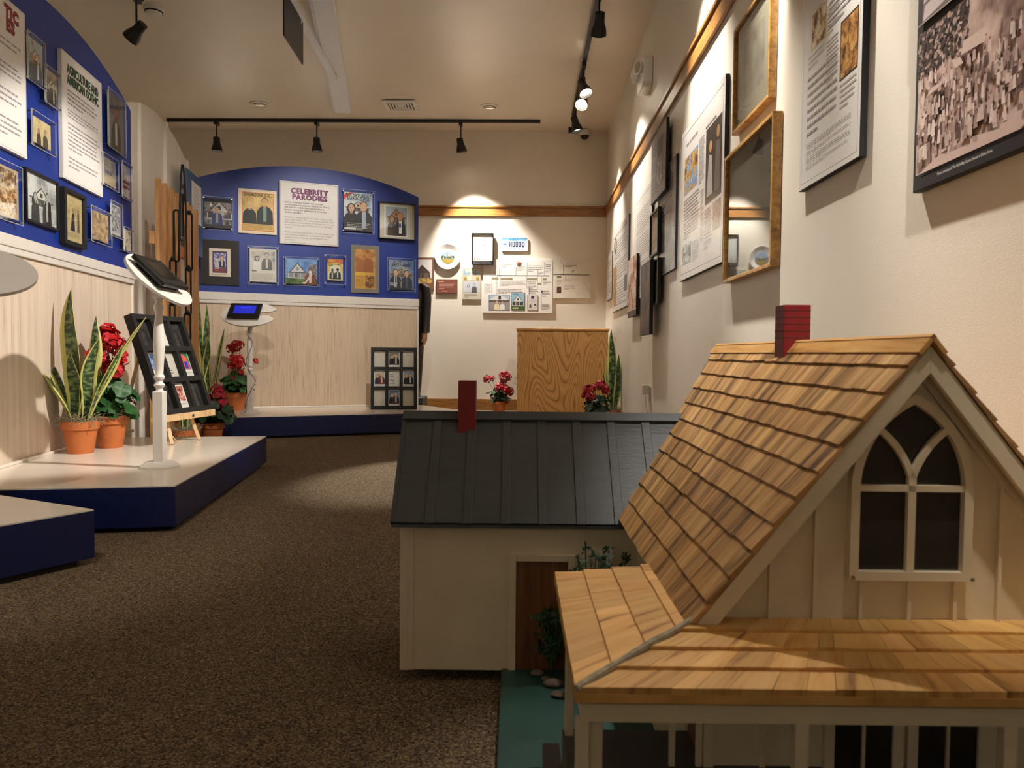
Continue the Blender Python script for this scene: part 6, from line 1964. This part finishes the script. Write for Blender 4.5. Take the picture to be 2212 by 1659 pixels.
m.build('porch_beam', M['housewhite'], house, bevel=.0008)
# porch floor, step, posts
yq = PX(1232, 1585, XO + .014)
PZ = max(.085, yq.z)
m = MB().box(XO + .004, XO2 - .02, DP + .002, yq.y + .012, BZ, PZ)
m.build('porch_floor', M['greyfloor'], house)
XPF = XO + .004
m = MB().box(XO - .020, XO + .003, DP + .12, DP + .30, BZ, BZ + (PZ - BZ) * .66).box(XO - .038, XO - .0205, DP + .12, DP + .30, BZ, BZ + (PZ - BZ) * .38)
m.build('porch_step', M['greyfloor'], house)
pr = .0066
for (px, y) in ((1257, DP + .012), (1286, DP + .020), (1728, DP + .012), (2175, DP + .012)):
    x = P(px, 1600, y).x
    MB().box(x - pr, x + pr, y - pr, y + pr, PZ, ZO - .030).build('porch_post', M['housewhite'], house, bevel=.0008)
x = XO + .012; y = yq.y
MB().box(x - pr * .8, x + pr * .8, y - pr, y + pr, PZ, ZO - .030).build('porch_post', M['housewhite'], house, bevel=.0008)
# front windows under the porch
for (pa, pb) in ((1798, 1932), (1978, 2116)):
    x0, x1 = P(pa, 1600, YW - .006).x, P(pb, 1600, YW - .006).x
    zt = P(1900, 1550, YW - .006).z; z0 = zt - .085
    f = MB().strip([(x0 - .004, z0), (x1 + .004, z0), (x1 + .004, zt + .004), (x0 - .004, zt + .004)], .012, YW - .008, YW, closed=True)
    f = f.build('front_window', M['housewhite'], house)
    MB().box(x0, x1, YW - .004, YW - .002, z0, zt).build('pane', M['pane'], f)
    xc = (x0 + x1) / 2
    MB().box(xc - .0016, xc + .0016, YW - .008, YW - .004, z0, zt).build('muntin', M['housewhite'], f)
for px in (1452, 1510, 1648):
    x = P(px, 1600, YW - .004).x
    MB().box(x - .0035, x + .0035, YW - .004, YW, PZ, ZIN - .01).build('front_batten', M['housewhite'], house)
MB().box(XWL - .004, XWL + .008, YW - .005, YW + .012, PZ, ZIN - .006).build('corner_board', M['housewhite'], house)
MB().box(XWL - .003, XWL, YW + .02, YW + .085, PZ, PZ + .145).build('side_door', M['walnut'], house)
f = MB()
f.box(XWL - .006, XWL, YW + .012, YW + .02, PZ, PZ + .153).box(XWL - .006, XWL, YW + .085, YW + .093, PZ, PZ + .153).box(XWL - .006, XWL, YW + .02, YW + .085, PZ + .145, PZ + .153)
f.build('door_frame', M['housewhite'], house)
# grey-roofed wing to the left
DE = YE
e0 = P(845, 1128, DE); r0 = None
DRG = DE * 1.116
g0 = P(873, 895, DRG)
XS, ZE_, ZR_ = e0.x, e0.z, g0.z
YS = DE + .016
XSE = XA - .02
tdk = .008
def wing_plane(mb, yl, zl, yh, zh):
    d_ = Vector((0, yh - yl, zh - zl)).normalized(); n_ = Vector((0, -d_.z, d_.y))
    if n_.z < 0:
        n_ = -n_
    lo, hi = Vector((0, yl, zl)), Vector((0, yh, zh))
    vs = [lo + Vector((XS, 0, 0)), lo + Vector((XSE, 0, 0)), hi + Vector((XSE, 0, 0)), hi + Vector((XS, 0, 0))]
    vs += [v - n_ * tdk for v in vs]
    mb.add(vs, [(0, 1, 2, 3), (7, 6, 5, 4), (0, 4, 5, 1), (2, 6, 7, 3), (0, 3, 7, 4), (1, 2, 6, 5)])
    return lo, hi, d_, n_
YBK = 2 * DRG - DE
m = MB(); lo, hi, dwl, nwl = wing_plane(m, DE, ZE_, DRG, ZR_); wing_plane(m, YBK, ZE_, DRG, ZR_)
m.build('wing_roof', M['slate'], house)
x1_ = P(927, 1124, DE).x; x2_ = P(1338, 1124, DE).x
stp = (x2_ - x1_) / 5
for k in range(0, 7):
    x = x1_ + stp * k
    if x > XSE - .01:
        break
    for (l_, h_, d_, n_) in ((lo, hi, dwl, nwl),):
        wv = .0088
        b0, b1 = l_ - d_ * .003, h_
        vs = [b0 + Vector((x - wv, 0, 0)), b0 + Vector((x + wv, 0, 0)), b1 + Vector((x + wv, 0, 0)), b1 + Vector((x - wv, 0, 0))]
        vs = [v - n_ * .001 for v in vs] + [v + n_ * .0042 for v in vs]
        MB().add(vs, [(3, 2, 1, 0), (4, 5, 6, 7), (0, 1, 5, 4), (2, 3, 7, 6), (1, 2, 6, 5), (3, 0, 4, 7)]).build('roof_seam', M['slate'], house, bevel=.0008)
m = MB()
for s_, n_ in ((1, nwl), (-1, Vector((0, -nwl.y, nwl.z)))):
    d2 = dwl if s_ > 0 else Vector((0, -dwl.y, dwl.z))
    b1 = hi + Vector((0, 0, .004)); b0 = b1 - d2 * .020
    vs = [b0 + Vector((XS - .001, 0, 0)), b0 + Vector((XSE, 0, 0)), b1 + Vector((XSE, 0, 0)), b1 + Vector((XS - .001, 0, 0))]
    vs = [v for v in vs] + [v + n_ * .006 for v in vs]
    m.add(vs, [(3, 2, 1, 0), (4, 5, 6, 7), (0, 1, 5, 4), (2, 3, 7, 6), (1, 2, 6, 5), (3, 0, 4, 7)])
m.build('wing_ridge_board', M['slate'], house)
m = MB()
for s_ in (1,):
    n_ = nwl
    vs = [lo + Vector((XS - .002, 0, 0)), lo + Vector((XS + .006, 0, 0)), hi + Vector((XS + .006, 0, 0)), hi + Vector((XS - .002, 0, 0))]
    vs = [v - n_ * .010 for v in vs] + [v + n_ * .003 for v in vs]
    m.add(vs, [(3, 2, 1, 0), (4, 5, 6, 7), (0, 1, 5, 4), (2, 3, 7, 6), (1, 2, 6, 5), (3, 0, 4, 7)])
m.box(XS, XSE, DE + .0005, DE + .006, ZE_ - .010, ZE_ - .004)
m.build('wing_fascia', M['slate'], house)
XSW = P(865, 1300, YS).x
zwb = max(.022, P(1000, 1447, YS).z)
ywb = YBK - .016
zpk = ZR_ - .014
m = MB()
vsx = [(YS, zwb), (ywb, zwb), (ywb, ZE_ - .002), (DRG, zpk), (YS, ZE_ - .002)]
n = len(vsx)
m.add([(XSW, y, z) for y, z in vsx] + [(XWL + .01, y, z) for y, z in vsx], [tuple(range(n)), tuple(range(2 * n - 1, n - 1, -1))] + [(i, (i + 1) % n, n + (i + 1) % n, n + i) for i in range(n)])
m.build('wing_wall', M['housewhite'], house)
m = MB()
for pa, pb, dd in ((864, 880, .004), (880, 893, .0025)):
    m.box(P(pa, 1300, YS - dd).x, P(pb, 1300, YS - dd).x, YS - dd, YS, zwb, ZE_ - .008)
m.build('wing_corner_board', M['housewhite'], house)
xd0, xd1 = P(1114, 1300, YS).x, P(1226, 1300, YS).x
zdt = P(1150, 1211, YS).z
MB().box(xd0, xd1, YS - .002, YS, zwb + .004, zdt).build('wing_door', M['walnut'], house)
fw_ = .0135
f = MB().box(xd0 - fw_, xd0, YS - .008, YS, zwb, zdt + fw_ * .95).box(xd1, xd1 + fw_, YS - .008, YS, zwb, zdt + fw_ * .95).box(xd0, xd1, YS - .008, YS, zdt, zdt + fw_ * .95)
f.build('wing_door_frame', M['housewhite'], house, bevel=.0006)
for px in (1262, 1366):
    x = P(px, 1160, YS).x; MB().box(x - .002, x + .002, YS - .003, YS, zwb, ZE_ - .008).build('wing_batten', M['housewhite'], house)
# little chimney of the wing
yk = DRG - .012
k0, k1 = P(991, 870, yk), P(1029, 870, yk)
zk0, zk1 = P(1008, 918, yk - .018).z, P(1008, 822, yk).z
MB().box(k0.x, k1.x, yk - .019, yk + .019, zk0 - .02, zk1).build('wing_chimney', M['brick'], house, bevel=.0008)
# base board
bx0 = PX(1079, 1500, -.03)
xb = P(1079, 1500, 1.3)
xb0 = (HF.hit(1076, 1560, 1.2)).x
q = at_z(1078, 1550, BZ); ql = HF.Mi @ q
MB().slab([(ql.x, .42), (XR + .06, .42), (XR + .06, YB + .08), (ql.x + .0, YB + .08)], .0, BZ - .0005).build('teal_board', M['teal'], house, bevel=.002)
# planting beside the house
def tuft(name, label, px, py, z, r, n, seed, mat='leaf', y=None, hh=None):
    p = HF.Mi @ at_z(px, py, z)
    if y is not None:
        p = HF.hit(px, py, y); z = BZ
    t = thing(name, label, 'model plant', HF.w(p.x, p.y, BZ), HR)
    rg = random.Random(seed)
    m, s = MB(), MB()
    for k in range(n):
        a = rg.uniform(0, 2 * PI); q = r * .75 * math.sqrt(rg.random())
        hgt = rg.uniform(.3, 1.0) * r * 2.6 if hh is None else hh * rg.uniform(.45, 1.0)
        c = Vector((q * math.cos(a), q * math.sin(a), hgt))
        s.tube([(0, 0, 0), (c.x * .5, c.y * .5, c.z * .6), tuple(c)], .0009, 4)
        for j in range(5):
            e = Vector((rg.gauss(0, 1), rg.gauss(0, 1), rg.gauss(.2, .6))).normalized()
            f = e.orthogonal().normalized(); l = r * rg.uniform(.22, .36)
            b = c + e * l * .1
            m.add([b, b + e * l * .5 + f * l * .22, b + e * l, b + e * l * .5 - f * l * .22], [(0, 1, 2, 3)])
    m.build('foliage', M[mat], t); s.build('stems', M['stem'], t)
    return t
tuft('model_bush', 'bushy green plant beside the brown wing door, under the porch roof corner', 1192, 1450, BZ, .050, 60, 5, 'darkleaf')
tuft('model_bush', 'green sprig showing above the porch roof in front of the wing wall', 1272, 1200, 0, .050, 44, 6, 'darkleaf', y=YS - .050, hh=.250)
tuft('model_bush', 'smaller green sprig above the porch roof near the main roof edge', 1322, 1200, 0, .042, 30, 7, 'darkleaf', y=YS - .050, hh=.246)
for k, (px, py, r, lab) in enumerate(((1160, 1458, .013, 'grey pebble by the wing door on the teal board'), (1196, 1482, .017, 'largest grey pebble beside the porch on the teal board'), (1206, 1505, .013, 'grey pebble nearest the porch post on the teal board'), (1180, 1470, .010, 'smallest grey pebble on the teal board'))):
    p = at_z(px, py, BZ)
    m = MB(); rg2 = random.Random(k)
    rings = []
    for (q, z) in ((.35, 0), (.95, .25), (1.0, .5), (.7, .85), (.2, 1.0)):
        rings.append([Vector((r * q * math.cos(2 * PI * i / 12) * (1 + .2 * math.sin(i * 2.1 + k)), r * q * .8 * math.sin(2 * PI * i / 12) * (1 + .15 * math.cos(i * 1.7 + k)), r * .8 * z)) for i in range(12)])
    m.loft(rings)
    o = m.build('pebble', M['stone'], None, (p.x, p.y, BZ))
    tag(o, lab, 'pebble', 'pebbles on the teal board')
